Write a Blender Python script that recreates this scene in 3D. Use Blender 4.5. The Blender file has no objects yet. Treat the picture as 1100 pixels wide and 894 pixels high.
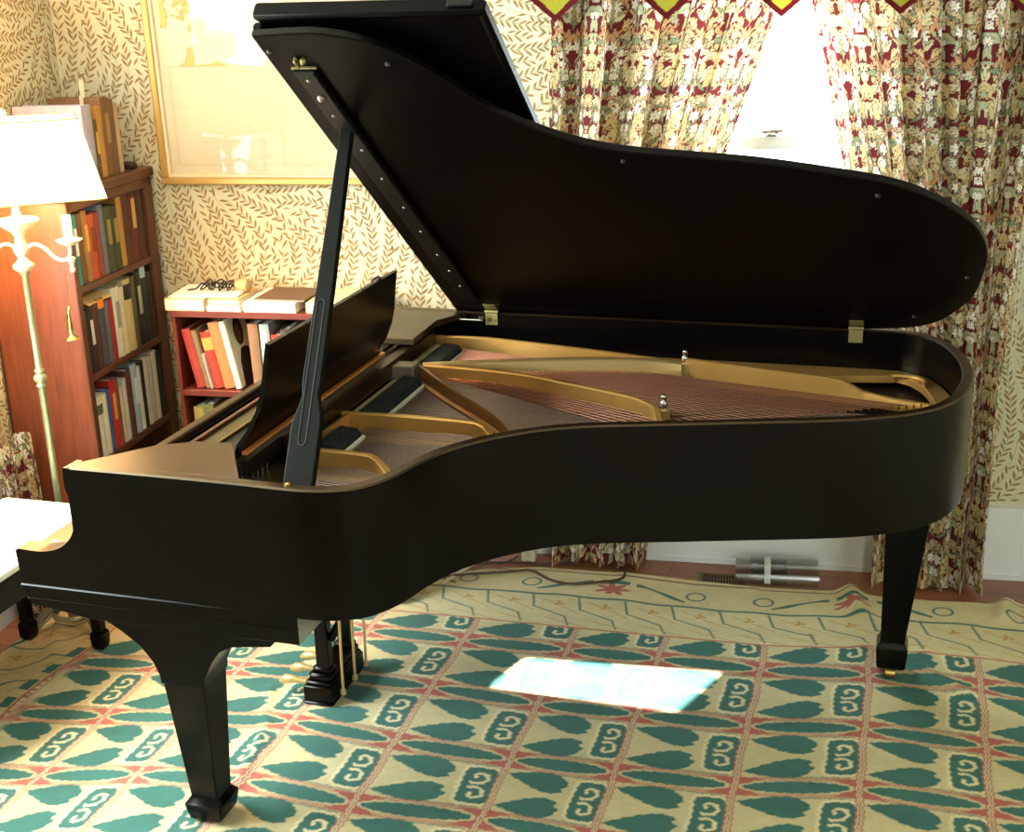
import bpy, bmesh, math, random
import numpy as np
from mathutils import Vector, Matrix
random.seed(7); rng = np.random.default_rng(11)
COL = bpy.context.scene.collection
PI = math.pi

# ------------------------------------------------------------------ helpers
def s2l(c):
    return tuple(((x/255)/12.92 if x/255 <= .04045 else (((x/255)+.055)/1.055)**2.4) for x in c)

def link(o, parent=None):
    COL.objects.link(o)
    if parent is not None: o.parent = parent
    return o

class MB:
    """collects vertices and faces (with material slots) for ONE mesh object"""
    def __init__(s): s.v=[]; s.f=[]; s.m=[]; s.cur=0
    def add(s, vs, fs):
        b=len(s.v); s.v.extend([tuple(v) for v in vs])
        for f in fs: s.f.append(tuple(b+i for i in f)); s.m.append(s.cur)
        return s
    def box(s, lo, hi, M=None):
        x0,y0,z0=lo; x1,y1,z1=hi
        vs=[Vector(p) for p in [(x0,y0,z0),(x1,y0,z0),(x1,y1,z0),(x0,y1,z0),(x0,y0,z1),(x1,y0,z1),(x1,y1,z1),(x0,y1,z1)]]
        if M is not None: vs=[M@v for v in vs]
        return s.add(vs,[(0,3,2,1),(4,5,6,7),(0,1,5,4),(1,2,6,5),(2,3,7,6),(3,0,4,7)])
    def bbox(s, lo, hi, b=.003, M=None):
        """box with chamfered vertical and horizontal edges"""
        x0,y0,z0=lo; x1,y1,z1=hi
        b=min(b,(x1-x0)*.45,(y1-y0)*.45,(z1-z0)*.45)
        rings=[(b,z0),(0,z0+b),(0,z1-b),(b,z1)]
        vs=[]
        for ins,z in rings:
            X0,X1,Y0,Y1=x0+ins,x1-ins,y0+ins,y1-ins
            for p in [(X0+b,Y0),(X1-b,Y0),(X1,Y0+b),(X1,Y1-b),(X1-b,Y1),(X0+b,Y1),(X0,Y1-b),(X0,Y0+b)]:
                vs.append(Vector((p[0],p[1],z)))
        if M is not None: vs=[M@v for v in vs]
        fs=[tuple(reversed(range(8))), tuple(range(24,32))]
        for r in range(3):
            for i in range(8):
                j=(i+1)%8; fs.append((r*8+i,r*8+j,r*8+8+j,r*8+8+i))
        return s.add(vs,fs)
    def prism(s, poly, d0, d1, axis='z', M=None, bev=0):
        """polygon extruded along axis; poly in the two other axes (z: xy, y: xz, x: yz)"""
        def P(a,b,c):
            if axis=='z': return Vector((a,b,c))
            if axis=='y': return Vector((a,c,b))
            return Vector((c,a,b))
        n=len(poly); vs=[]
        if bev>0:
            cx=sum(p[0] for p in poly)/n; cy=sum(p[1] for p in poly)/n
            ins=offset_poly(poly,bev)
            lay=[(ins,d0),(poly,d0+bev),(poly,d1-bev),(ins,d1)]
        else: lay=[(poly,d0),(poly,d1)]
        for pl,d in lay:
            for p in pl: vs.append(P(p[0],p[1],d))
        if M is not None: vs=[M@v for v in vs]
        L=len(lay); fs=[tuple(reversed(range(n))), tuple(range((L-1)*n,L*n))]
        for r in range(L-1):
            for i in range(n):
                j=(i+1)%n; fs.append((r*n+i,r*n+j,(r+1)*n+j,(r+1)*n+i))
        return s.add(vs,fs)
    def tube(s, pts, r, n=8, cap=True):
        pts=[Vector(p) for p in pts]; N=len(pts)
        rs=r if isinstance(r,(list,tuple)) else [r]*N
        vs=[]; up=None
        for i,p in enumerate(pts):
            t=(pts[min(i+1,N-1)]-pts[max(i-1,0)])
            if t.length<1e-9: t=Vector((0,0,1))
            t.normalize()
            if up is None:
                up=Vector((0,0,1)) if abs(t.z)<.9 else Vector((1,0,0))
            a=t.cross(up)
            if a.length<1e-6: a=t.cross(Vector((1,0,0)))
            a.normalize(); b=a.cross(t).normalized(); up=b
            for k in range(n):
                an=2*PI*k/n; vs.append(p+(a*math.cos(an)+b*math.sin(an))*rs[i])
        fs=[]
        for i in range(N-1):
            for k in range(n):
                j=(k+1)%n; fs.append((i*n+k,i*n+j,(i+1)*n+j,(i+1)*n+k))
        if cap: fs+= [tuple(reversed(range(n))), tuple(range((N-1)*n,N*n))]
        return s.add(vs,fs)
    def lathe(s, prof, c=(0,0,0), n=24, M=None, cap=True):
        """prof: list of (r,z)"""
        vs=[]
        for r,z in prof:
            for k in range(n):
                an=2*PI*k/n; vs.append(Vector((c[0]+r*math.cos(an),c[1]+r*math.sin(an),c[2]+z)))
        if M is not None: vs=[M@v for v in vs]
        fs=[]
        for i in range(len(prof)-1):
            for k in range(n):
                j=(k+1)%n; fs.append((i*n+k,i*n+j,(i+1)*n+j,(i+1)*n+k))
        if cap: fs+=[tuple(reversed(range(n))), tuple(range((len(prof)-1)*n,len(prof)*n))]
        return s.add(vs,fs)
    def build(s, name, mats, parent=None, smooth=False, auto=None):
        me=bpy.data.meshes.new(name); me.from_pydata(s.v,[],s.f)
        if not isinstance(mats,(list,tuple)): mats=[mats]
        for m in mats: me.materials.append(m)
        if len(mats)>1: me.polygons.foreach_set('material_index',s.m)
        bm=bmesh.new(); bm.from_mesh(me); bmesh.ops.recalc_face_normals(bm,faces=bm.faces)
        if smooth or auto:
            lim=math.radians(auto or 40)
            for f in bm.faces: f.smooth=True
            for e in bm.edges:
                if len(e.link_faces)==2 and e.calc_face_angle(0)>lim: e.smooth=False
        bm.to_mesh(me); bm.free(); me.update()
        o=bpy.data.objects.new(name,me); link(o,parent); return o

def offset_poly(poly,d):
    n=len(poly); area=sum(poly[i][0]*poly[(i+1)%n][1]-poly[(i+1)%n][0]*poly[i][1] for i in range(n))
    sg=1 if area>0 else -1; out=[]
    for i in range(n):
        p0,p1,p2=poly[i-1],poly[i],poly[(i+1)%n]
        a=Vector((p1[0]-p0[0],p1[1]-p0[1])); b=Vector((p2[0]-p1[0],p2[1]-p1[1]))
        if a.length<1e-9 or b.length<1e-9: out.append(tuple(p1)); continue
        a.normalize(); b.normalize()
        na=Vector((-a.y,a.x))*sg; nb=Vector((-b.y,b.x))*sg
        m=(na+nb)
        if m.length<1e-6: m=na
        m.normalize(); k=d/max(.4,m.dot(na)); out.append((p1[0]+m.x*k,p1[1]+m.y*k))
    return out

def catmull(pts,k=5,closed=False):
    out=[]; n=len(pts); P=[Vector(p) for p in pts]
    rng_=range(n if closed else n-1)
    for i in rng_:
        p0=P[(i-1)%n] if closed or i>0 else P[0]*2-P[1]
        p1=P[i]; p2=P[(i+1)%n]; p3=P[(i+2)%n] if closed or i+2<n else P[n-1]*2-P[n-2]
        for j in range(k):
            t=j/k
            out.append(.5*((2*p1)+(p2-p0)*t+(2*p0-5*p1+4*p2-p3)*t*t+(3*p1-p0-3*p2+p3)*t**3))
    if not closed: out.append(P[-1])
    return [tuple(v) for v in out]

def tag(o,label=None,cat=None,group=None,kind=None):
    if label: o['label']=label
    if cat: o['category']=cat
    if group: o['group']=group
    if kind: o['kind']=kind
    return o
def empty(name,loc=(0,0,0),rz=0):
    o=bpy.data.objects.new(name,None); o.location=loc; o.rotation_euler=(0,0,rz); o.empty_display_size=.05
    return link(o)

# ------------------------------------------------------------------ materials
def mat(name, col, rough=.5, metal=0, noise=0, nscale=20, coat=0, spec=.5, bump=0, bscale=200, stretch=None, trans=0):
    m=bpy.data.materials.new(name); m.use_nodes=True; nt=m.node_tree; b=nt.nodes['Principled BSDF']
    c=s2l(col)
    b.inputs['Base Color'].default_value=(*c,1); b.inputs['Roughness'].default_value=rough
    b.inputs['Metallic'].default_value=metal; b.inputs['Coat Weight'].default_value=coat
    b.inputs['Specular IOR Level'].default_value=spec
    if trans: b.inputs['Transmission Weight'].default_value=trans
    if noise or bump:
        tc=nt.nodes.new('ShaderNodeTexCoord'); mp=nt.nodes.new('ShaderNodeMapping')
        nt.links.new(tc.outputs['Object'],mp.inputs['Vector'])
        if stretch: mp.inputs['Scale'].default_value=stretch
    if noise:
        nz=nt.nodes.new('ShaderNodeTexNoise'); nz.inputs['Scale'].default_value=nscale; nz.inputs['Detail'].default_value=4
        nt.links.new(mp.outputs[0],nz.inputs['Vector'])
        r=nt.nodes.new('ShaderNodeValToRGB'); r.color_ramp.elements[0].position=.3; r.color_ramp.elements[1].position=.7
        r.color_ramp.elements[0].color=(*[x*(1-noise) for x in c],1); r.color_ramp.elements[1].color=(*[min(1,x*(1+noise)) for x in c],1)
        nt.links.new(nz.outputs['Fac'],r.inputs['Fac']); nt.links.new(r.outputs['Color'],b.inputs['Base Color'])
    if bump:
        n2=nt.nodes.new('ShaderNodeTexNoise'); n2.inputs['Scale'].default_value=bscale; nt.links.new(mp.outputs[0],n2.inputs['Vector'])
        bp=nt.nodes.new('ShaderNodeBump'); bp.inputs['Strength'].default_value=bump; bp.inputs['Distance'].default_value=.002
        nt.links.new(n2.outputs['Fac'],bp.inputs['Height']); nt.links.new(bp.outputs[0],b.inputs['Normal'])
    return m

def emit(name,col,strength):
    m=bpy.data.materials.new(name); m.use_nodes=True; b=m.node_tree.nodes['Principled BSDF']
    b.inputs['Base Color'].default_value=(*s2l(col),1); b.inputs['Emission Color'].default_value=(*s2l(col),1)
    b.inputs['Emission Strength'].default_value=strength; return m

def attr_mat(name,attr,rough=.9,bump=0,bscale=600,sheen=0,translucent=0):
    m=bpy.data.materials.new(name); m.use_nodes=True; nt=m.node_tree; b=nt.nodes['Principled BSDF']
    a=nt.nodes.new('ShaderNodeAttribute'); a.attribute_name=attr
    nt.links.new(a.outputs['Color'],b.inputs['Base Color']); b.inputs['Roughness'].default_value=rough
    b.inputs['Specular IOR Level'].default_value=.15
    if sheen: b.inputs['Sheen Weight'].default_value=sheen
    if bump:
        tc=nt.nodes.new('ShaderNodeTexCoord'); n2=nt.nodes.new('ShaderNodeTexNoise'); n2.inputs['Scale'].default_value=bscale
        nt.links.new(tc.outputs['Object'],n2.inputs['Vector'])
        bp=nt.nodes.new('ShaderNodeBump'); bp.inputs['Strength'].default_value=bump; bp.inputs['Distance'].default_value=.003
        nt.links.new(n2.outputs['Fac'],bp.inputs['Height']); nt.links.new(bp.outputs[0],b.inputs['Normal'])
    if translucent:
        out=nt.nodes['Material Output']; tr=nt.nodes.new('ShaderNodeBsdfTranslucent'); mx=nt.nodes.new('ShaderNodeMixShader')
        nt.links.new(a.outputs['Color'],tr.inputs['Color']); mx.inputs['Fac'].default_value=translucent
        nt.links.new(b.outputs[0],mx.inputs[1]); nt.links.new(tr.outputs[0],mx.inputs[2]); nt.links.new(mx.outputs[0],out.inputs['Surface'])
    return m

M={}
M['black']=mat('black_lacquer',(6,5,4),.24,noise=.4,nscale=6,spec=.17,bump=.05,bscale=260,stretch=(1,1,6))
M['blackin']=mat('black_satin',(10,11,10),.42,spec=.3)
M['gold']=mat('gold_plate',(206,160,88),.38,metal=.55,noise=.08,nscale=9,bump=.12,bscale=90)
M['goldpale']=mat('gold_pale',(218,188,128),.3,metal=.6)
M['brass']=mat('brass',(190,160,90),.28,metal=1)
M['steel']=mat('nickel',(190,190,185),.25,metal=1)
M['copper']=mat('copper_wire',(128,84,62),.42,metal=.7)
M['wire']=mat('steel_wire',(140,118,104),.4,metal=.7)
M['sound']=mat('soundboard',(40,23,19),.5,noise=.2,nscale=8,stretch=(1,12,1))
M['felt']=mat('damper_felt',(30,36,36),.95,noise=.3,nscale=60)
M['lid_under']=mat('lid_underside',(4,3,3),.38,spec=.10)
M['prop']=mat('prop_satin_black',(15,17,13),.6,spec=.08)
M['button']=mat('dark_rubber',(48,44,40),.6)
M['white_felt']=mat('white_felt',(222,222,205),.9)
M['cream_felt']=mat('cream_felt',(205,188,140),.85)
M['red_felt']=mat('red_felt',(140,40,40),.95)
M['ivory']=mat('ivory',(232,226,205),.3)
M['cherry']=mat('cherry_wood',(116,56,32),.38,noise=.28,nscale=5,stretch=(14,14,1.2),coat=.15)
M['cherrylight']=mat('small_case_wood',(104,40,26),.4,noise=.2,nscale=5,stretch=(1.5,10,10))
M['walnut']=mat('walnut_wood',(84,46,27),.45,noise=.25,nscale=6,stretch=(8,1,8))
M['darkwood']=mat('inside_dark_wood',(58,28,18),.6,noise=.2,nscale=6)
M['frame']=mat('gilt_frame',(196,160,92),.4,metal=.4)
M['framelight']=mat('frame_inner_strip',(225,205,170),.5)
M['white_paint']=mat('white_gloss_paint',(226,230,232),.35,noise=.03,nscale=3)
M['green_paint']=mat('grey_green_paint',(150,158,140),.45)
M['ceiling']=mat('ceiling_paint',(235,230,218),.8)
M['plastic_white']=mat('off_white_plastic',(215,208,186),.45)
M['bench']=mat('bench_top_cream',(245,242,232),.55,bump=.08,bscale=300)
M['apron']=mat('bench_apron',(92,98,92),.35)
M['grey_metal']=mat('grey_painted_iron',(140,130,112),.4,metal=.5)
M['lamp_metal']=mat('lamp_green_brass',(178,182,140),.33,metal=.65,noise=.12,nscale=14)
M['lamp_ivory']=mat('lamp_pan',(240,225,190),.35,metal=.2)
M['cable']=mat('brown_cable',(74,48,34),.55)
M['cable_black']=mat('black_cable',(9,9,8),.5)
M['cord']=mat('pale_cord',(190,190,172),.6)
M['paper']=mat('paper',(238,230,208),.8,noise=.03,nscale=4)
M['vent']=mat('bronze_vent',(120,96,66),.45,metal=.6)
M['ventshade']=mat('vent_shade',(28,22,16),.8)
M['lamplit']=mat('lamplit_black_lacquer',(34,22,12),.34,spec=.9,noise=.3,nscale=7)  # brown base and warm tint paint the lamp's reflection on black lacquer
M['lamplit'].node_tree.nodes['Principled BSDF'].inputs['Specular Tint'].default_value=(1,.74,.42,1)
M['brown_bar']=mat('dark_bronze_bar',(150,102,52),.35,metal=.5)
M['dull_brass']=mat('dull_brass',(150,138,88),.5,metal=.7)
M['deep']=mat('inner_rim_black',(10,10,12),.3,spec=.3)
M['ledge']=mat('ledge_lamplit_brass',(206,132,66),.4)  # ochre colour paints the lamp's glow onto the brass ledge strip
M['olive']=mat('olive_board',(70,58,26),.4,spec=.4)

def clear_mat(name,tint,gloss_rough,fac,ior=1.45):
    m=bpy.data.materials.new(name); m.use_nodes=True; nt=m.node_tree
    for n_ in list(nt.nodes):
        if n_.type!='OUTPUT_MATERIAL': nt.nodes.remove(n_)
    out=nt.nodes['Material Output']
    t=nt.nodes.new('ShaderNodeBsdfTransparent'); t.inputs['Color'].default_value=(*tint,1)
    g=nt.nodes.new('ShaderNodeBsdfGlossy'); g.inputs['Roughness'].default_value=gloss_rough
    f=nt.nodes.new('ShaderNodeFresnel'); f.inputs['IOR'].default_value=ior
    a=nt.nodes.new('ShaderNodeMath'); a.operation='ADD'; a.inputs[1].default_value=fac; a.use_clamp=True
    mx=nt.nodes.new('ShaderNodeMixShader')
    ge=nt.nodes.new('ShaderNodeNewGeometry'); iv=nt.nodes.new('ShaderNodeMath'); iv.operation='SUBTRACT'; iv.inputs[0].default_value=1; ml=nt.nodes.new('ShaderNodeMath'); ml.operation='MULTIPLY'
    nt.links.new(ge.outputs['Backfacing'],iv.inputs[1]); nt.links.new(f.outputs[0],ml.inputs[0]); nt.links.new(iv.outputs[0],ml.inputs[1])
    nt.links.new(ml.outputs[0],a.inputs[0]); nt.links.new(a.outputs[0],mx.inputs['Fac'])
    nt.links.new(t.outputs[0],mx.inputs[1]); nt.links.new(g.outputs[0],mx.inputs[2]); nt.links.new(mx.outputs[0],out.inputs['Surface'])
    return m
M['glass']=clear_mat('picture_glass',(1,1,1),.02,.0,1.28)
M['pane']=clear_mat('window_glass',(.98,1,1),.01,.0)
M['tube']=clear_mat('clear_plastic',(.84,.86,.84),.2,.06)

def wood_floor():
    m=bpy.data.materials.new('red_pine_boards'); m.use_nodes=True; nt=m.node_tree; b=nt.nodes['Principled BSDF']
    tc=nt.nodes.new('ShaderNodeTexCoord'); mp=nt.nodes.new('ShaderNodeMapping'); mp.inputs['Scale'].default_value=(1,1,1)
    nt.links.new(tc.outputs['Object'],mp.inputs['Vector'])
    br=nt.nodes.new('ShaderNodeTexBrick'); br.inputs['Scale'].default_value=1
    br.inputs['Brick Width'].default_value=2.4; br.inputs['Row Height'].default_value=.11; br.inputs['Mortar Size'].default_value=.0018
    br.inputs['Color1'].default_value=(*s2l((168,98,54)),1); br.inputs['Color2'].default_value=(*s2l((146,80,44)),1); br.inputs['Mortar'].default_value=(*s2l((38,18,12)),1)
    nt.links.new(mp.outputs[0],br.inputs['Vector'])
    mp2=nt.nodes.new('ShaderNodeMapping'); mp2.inputs['Scale'].default_value=(2,26,2); nt.links.new(tc.outputs['Object'],mp2.inputs['Vector'])
    nz=nt.nodes.new('ShaderNodeTexNoise'); nz.inputs['Scale'].default_value=3; nz.inputs['Detail'].default_value=6; nt.links.new(mp2.outputs[0],nz.inputs['Vector'])
    mx=nt.nodes.new('ShaderNodeMix'); mx.data_type='RGBA'; mx.blend_type='MULTIPLY'; mx.inputs['Factor'].default_value=.55
    nt.links.new(br.outputs['Color'],mx.inputs[6]); nt.links.new(nz.outputs['Color'],mx.inputs[7])
    hs=nt.nodes.new('ShaderNodeBrightContrast'); hs.inputs['Bright'].default_value=.02
    nt.links.new(mx.outputs[2],hs.inputs['Color']); nt.links.new(hs.outputs[0],b.inputs['Base Color'])
    b.inputs['Roughness'].default_value=.32
    return m
M['floor']=wood_floor()

# ------------------------------------------------------------------ room frame: s along window wall, d in front of it
G=.094
E_=Vector((math.cos(G),math.sin(G),0)); N_=Vector((-math.sin(G),math.cos(G),0)); D0=1.7757
WM=Matrix(((E_.x,-N_.x,0,N_.x*D0),(E_.y,-N_.y,0,N_.y*D0),(0,0,1,0),(0,0,0,1)))   # (s,d,z) -> world (left handed d: mirrored axis)
def W(s,d,z): return WM@Vector((s,d,z))
SL=-.76      # left wall
SR=3.3       # right wall
DB=5.2       # rear wall distance
ZC=2.55

PAPER=mat('wallpaper_ground',(206,202,172),.75,noise=.03,nscale=40)
LEAF=mat('wallpaper_willow_leaf',(150,121,78),.8,noise=.15,nscale=25)

def willow(P, u0,u1,v0,v1, holes, mb, seed, flip=1):
    """evenly spaced willow stems with paired leaves laid on a wall; P maps (u,v,offset)->world"""
    r=random.Random(seed); cell=.0072; occ=set(); sc_=.0148; socc={}
    def field(x,y):
        return PI/2+1.15*math.sin(3.4*x+1.7*math.sin(2.9*y)+seed)+.8*math.sin(4.3*y+2.*math.sin(3*x)+.5*seed)
    def inhole(x,y): return any(a<x<b and c<y<d for a,b,c,d in holes)
    shape=[(0,0),(.3,.8),(.55,1),(.8,.62),(1,0),(.8,-.5),(.55,-.8),(.3,-.62)]
    def leaf(x,y,a,L,w):
        ca,sa=math.cos(a),math.sin(a)
        ks=[(int((x+ca*L*t)/cell),int((y+sa*L*t)/cell)) for t in (.28,.5,.72,.95)]
        if any(k in occ for k in ks): return
        vs=[]
        for p,q in shape:
            X=x+ca*L*p-sa*w*q; Y=y+sa*L*p+ca*w*q
            if not(u0<X<u1 and v0<Y<v1) or inhole(X,Y): return
            vs.append(P(X,Y,.0012))
        mb.add(vs,[tuple(range(len(vs)))])
        for k in ks: occ.add(k)
    sid=0; stems=[]
    def sfree(x,y,me):
        i,j=int(x/sc_),int(y/sc_)
        for a in (-1,0,1):
            for b in (-1,0,1):
                if socc.get((i+a,j+b),me)!=me: return False
        return True
    n=int((u1-u0)*(v1-v0)/.00018)
    for _ in range(n):
        x0,y0=r.uniform(u0,u1),r.uniform(v0,v1)
        if inhole(x0,y0) or not sfree(x0,y0,-1): continue
        sid+=1; pts=[]
        for dr in (-1,1):
            x,y=x0,y0; seq=[]
            for k in range(45):
                a=field(x,y); x+=dr*math.cos(a)*.0108; y+=dr*math.sin(a)*.0108
                if not sfree(x,y,sid) or not (u0-.03<x<u1+.03 and v0-.03<y<v1+.03): break
                seq.append((x,y,a))
            pts = seq[::-1]+pts if dr==-1 else pts+seq
        for x,y,a in pts: socc[(int(x/sc_),int(y/sc_))]=sid
        stems.append(pts)
    for pts in stems:
        for k in range(0,len(pts),2):
            x,y,a=pts[k]; sd=1 if (k//2)%2 else -1
            L=r.uniform(.029,.037); leaf(x+math.cos(a)*.002,y+math.sin(a)*.002,a+sd*r.uniform(.50,.80),L,L*.145)
            leaf(x,y,a-sd*r.uniform(.50,.80),L*.92,L*.135)
        for (xa,ya,_),(xb,yb,_) in zip(pts,pts[1:]):
            dx,dy=xb-xa,yb-ya; l=math.hypot(dx,dy) or 1; nx,ny=-dy/l*.0006,dx/l*.0006
            q=[(xa+nx,ya+ny),(xb+nx,yb+ny),(xb-nx,yb-ny),(xa-nx,ya-ny)]
            if all(u0<a<u1 and v0<b<v1 and not inhole(a,b) for a,b in q): mb.add([P(a,b,.0008) for a,b in q],[(0,1,2,3)])
    for _ in range(int((u1-u0)*(v1-v0)/.00012)):
        x,y=r.uniform(u0,u1),r.uniform(v0,v1); a=field(x,y)+r.choice((-1,1))*r.uniform(.3,.8); L=r.uniform(.024,.034)
        ks=[(int((x+math.cos(a)*L*t)/cell),int((y+math.sin(a)*L*t)/cell)) for t in (.1,.5,.9)]
        if any((i_+p,j_+q) in occ for i_,j_ in ks for p,q in ((0,0),(1,0),(-1,0),(0,1),(0,-1))): continue
        leaf(x,y,a,L,L*.13)

def wall_slab(mb, P, u0,u1,z0,z1,holes,th=.12):
    us=sorted({u0,u1,*[h[0] for h in holes],*[h[1] for h in holes]}); zs=sorted({z0,z1,*[h[2] for h in holes],*[h[3] for h in holes]})
    for a,b in zip(us,us[1:]):
        for c,d in zip(zs,zs[1:]):
            if any(h[0]<=a and b<=h[1] and h[2]<=c and d<=h[3] for h in holes): continue
            vs=[P(a,c,0),P(b,c,0),P(b,d,0),P(a,d,0),P(a,c,-th),P(b,c,-th),P(b,d,-th),P(a,d,-th)]
            mb.add(vs,[(0,1,2,3),(4,7,6,5),(0,4,5,1),(1,5,6,2),(2,6,7,3),(3,7,4,0)])

WIN=(1.30,2.06,.86,2.28)     # opening in window wall (s0,s1,z0,z1)
LWIN=(1.15,2.35,.85,2.25)    # opening in left wall (d0,d1,..) outside the frame
RWIN=(2.3,3.1,.8,2.25)       # openings in rear wall, behind the camera (s0,s1,..)

def build_room():
    # floor / ceiling
    mb=MB(); p=[(SL-.12,-.12),(SR+.12,-.12),(SR+.12,DB+.12),(SL-.12,DB+.12)]
    lo=[W(a,b,0) for a,b in p]; lw=[W(a,b,-.08) for a,b in p]
    mb.add(lo+lw,[(0,1,2,3),(7,6,5,4),(0,4,5,1),(1,5,6,2),(2,6,7,3),(3,7,4,0)])
    tag(mb.build('floor',M['floor']),kind='structure',label='reddish pine floorboards')
    mb=MB(); lo=[W(a,b,ZC) for a,b in p]; lw=[W(a,b,ZC+.08) for a,b in p]
    mb.add(lo+lw,[(0,1,2,3),(7,6,5,4),(0,4,5,1),(1,5,6,2),(2,6,7,3),(3,7,4,0)])
    tag(mb.build('ceiling',M['ceiling']),kind='structure')
    # window wall with wallpaper leaves
    P=lambda u,v,o: W(u,o,v)
    mb=MB(); wall_slab(mb,P,SL-.12,SR+.12,0,ZC,[WIN])
    mb.cur=1; willow(P,SL+.002,3.25,.27,2.50,[(-.36,.66,1.35,2.1),(WIN[0],WIN[1],WIN[2],WIN[3]),(-.25,1.0,.27,.7),(1.05,2.3,.27,1.1)],mb,3)
    tag(mb.build('wall_back',[PAPER,LEAF]),kind='structure',label='window wall papered in tan willow leaves')
    P=lambda u,v,o: W(SL+o,u,v)
    mb=MB(); wall_slab(mb,P,-.0,DB,0,ZC,[LWIN])
    mb.cur=1; willow(P,.002,2.9,.3,2.50,[(LWIN[0],LWIN[1],LWIN[2],LWIN[3])],mb,8)
    tag(mb.build('wall_left',[PAPER,LEAF]),kind='structure',label='left wall papered in tan willow leaves')
    P=lambda u,v,o: W(SR-o,u,v)
    mb=MB(); wall_slab(mb,P,-.0,DB,0,ZC,[]); tag(mb.build('wall_right',[PAPER]),kind='structure')
    P=lambda u,v,o: W(u,DB-o,v)
    mb=MB(); wall_slab(mb,P,SL-.12,SR+.12,0,ZC,[RWIN]); tag(mb.build('wall_rear',[PAPER]),kind='structure')
    # baseboard along window wall (taller board with cap right of the window)
    Mw=WM
    mb=MB()
    mb.box((SL,0,0),(SR,.018,.235),Mw); mb.box((SL,0,.235),(SR,.026,.262),Mw); mb.box((SL,0,0),(SR,.024,.02),Mw)
    tag(mb.build('baseboard_back',M['white_paint']),kind='structure')
    mb=MB(); mb.box((SL,.0,0),(SL+.018,DB,.2),Mw); tag(mb.build('baseboard_left',M['white_paint']),kind='structure')
    # window: casing, sashes, meeting rail, lock, sill
    w=empty('window_1'); tag(w,kind='structure',label='white sash window between the two curtain panels')
    s0,s1,z0,z1=WIN
    mb=MB()
    for lo,hi in [((s0-.09,-.0,z0-.03),(s0,.022,z1+.1)),((s1,-.0,z0-.03),(s1+.09,.022,z1+.1)),((s0-.09,0,z1),(s1+.09,.026,z1+.1)),
                  ((s0,-.12,z0),(s0+.03,.0,z1)),((s1-.03,-.12,z0),(s1,.0,z1)),((s0,-.12,z1-.03),(s1,0,z1))]:
        mb.box(lo,hi,Mw)
    mb.build('window_casing',M['white_paint'],w)
    mb=MB(); mb.bbox((s0-.11,-.12,z0-.035),(s1+.11,.04,z0),.006,Mw); mb.build('window_sill',M['white_paint'],w)
    def sash(name,za,zb,dd):
        mb=MB(); a,b=s0+.03,s1-.03; t=.045
        for lo,hi in [((a,dd-.03,za),(a+t,dd,zb)),((b-t,dd-.03,za),(b,dd,zb)),((a+t,dd-.03,za),(b-t,dd,za+.04)),((a+t,dd-.03,zb-.04),(b-t,dd,zb))]:
            mb.box(lo,hi,Mw)
        mid=(a+b)/2
        o=mb.build('sash',M['white_paint'],w)
        g=MB(); g.box((a+t,dd-.017,za+.04),(b-t,dd-.013,zb-.04),Mw); g.build('pane',M['pane'],o)
    sash('lower',z0,1.47,-.02); sash('upper',1.43,z1-.03,-.055)
    mb=MB(); cx=1.655
    mb.lathe([(.022,0),(.022,.008),(.012,.012),(.012,.02),(.0,.022)],(0,0,0),12,Mw@Matrix.Translation((cx,-.035,1.47)))
    mb.tube([W(cx-.03,-.035,1.482),W(cx+.035,-.03,1.486)],.006,8)
    mb.build('sash_lock',M['grey_metal'],w)
build_room()

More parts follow.
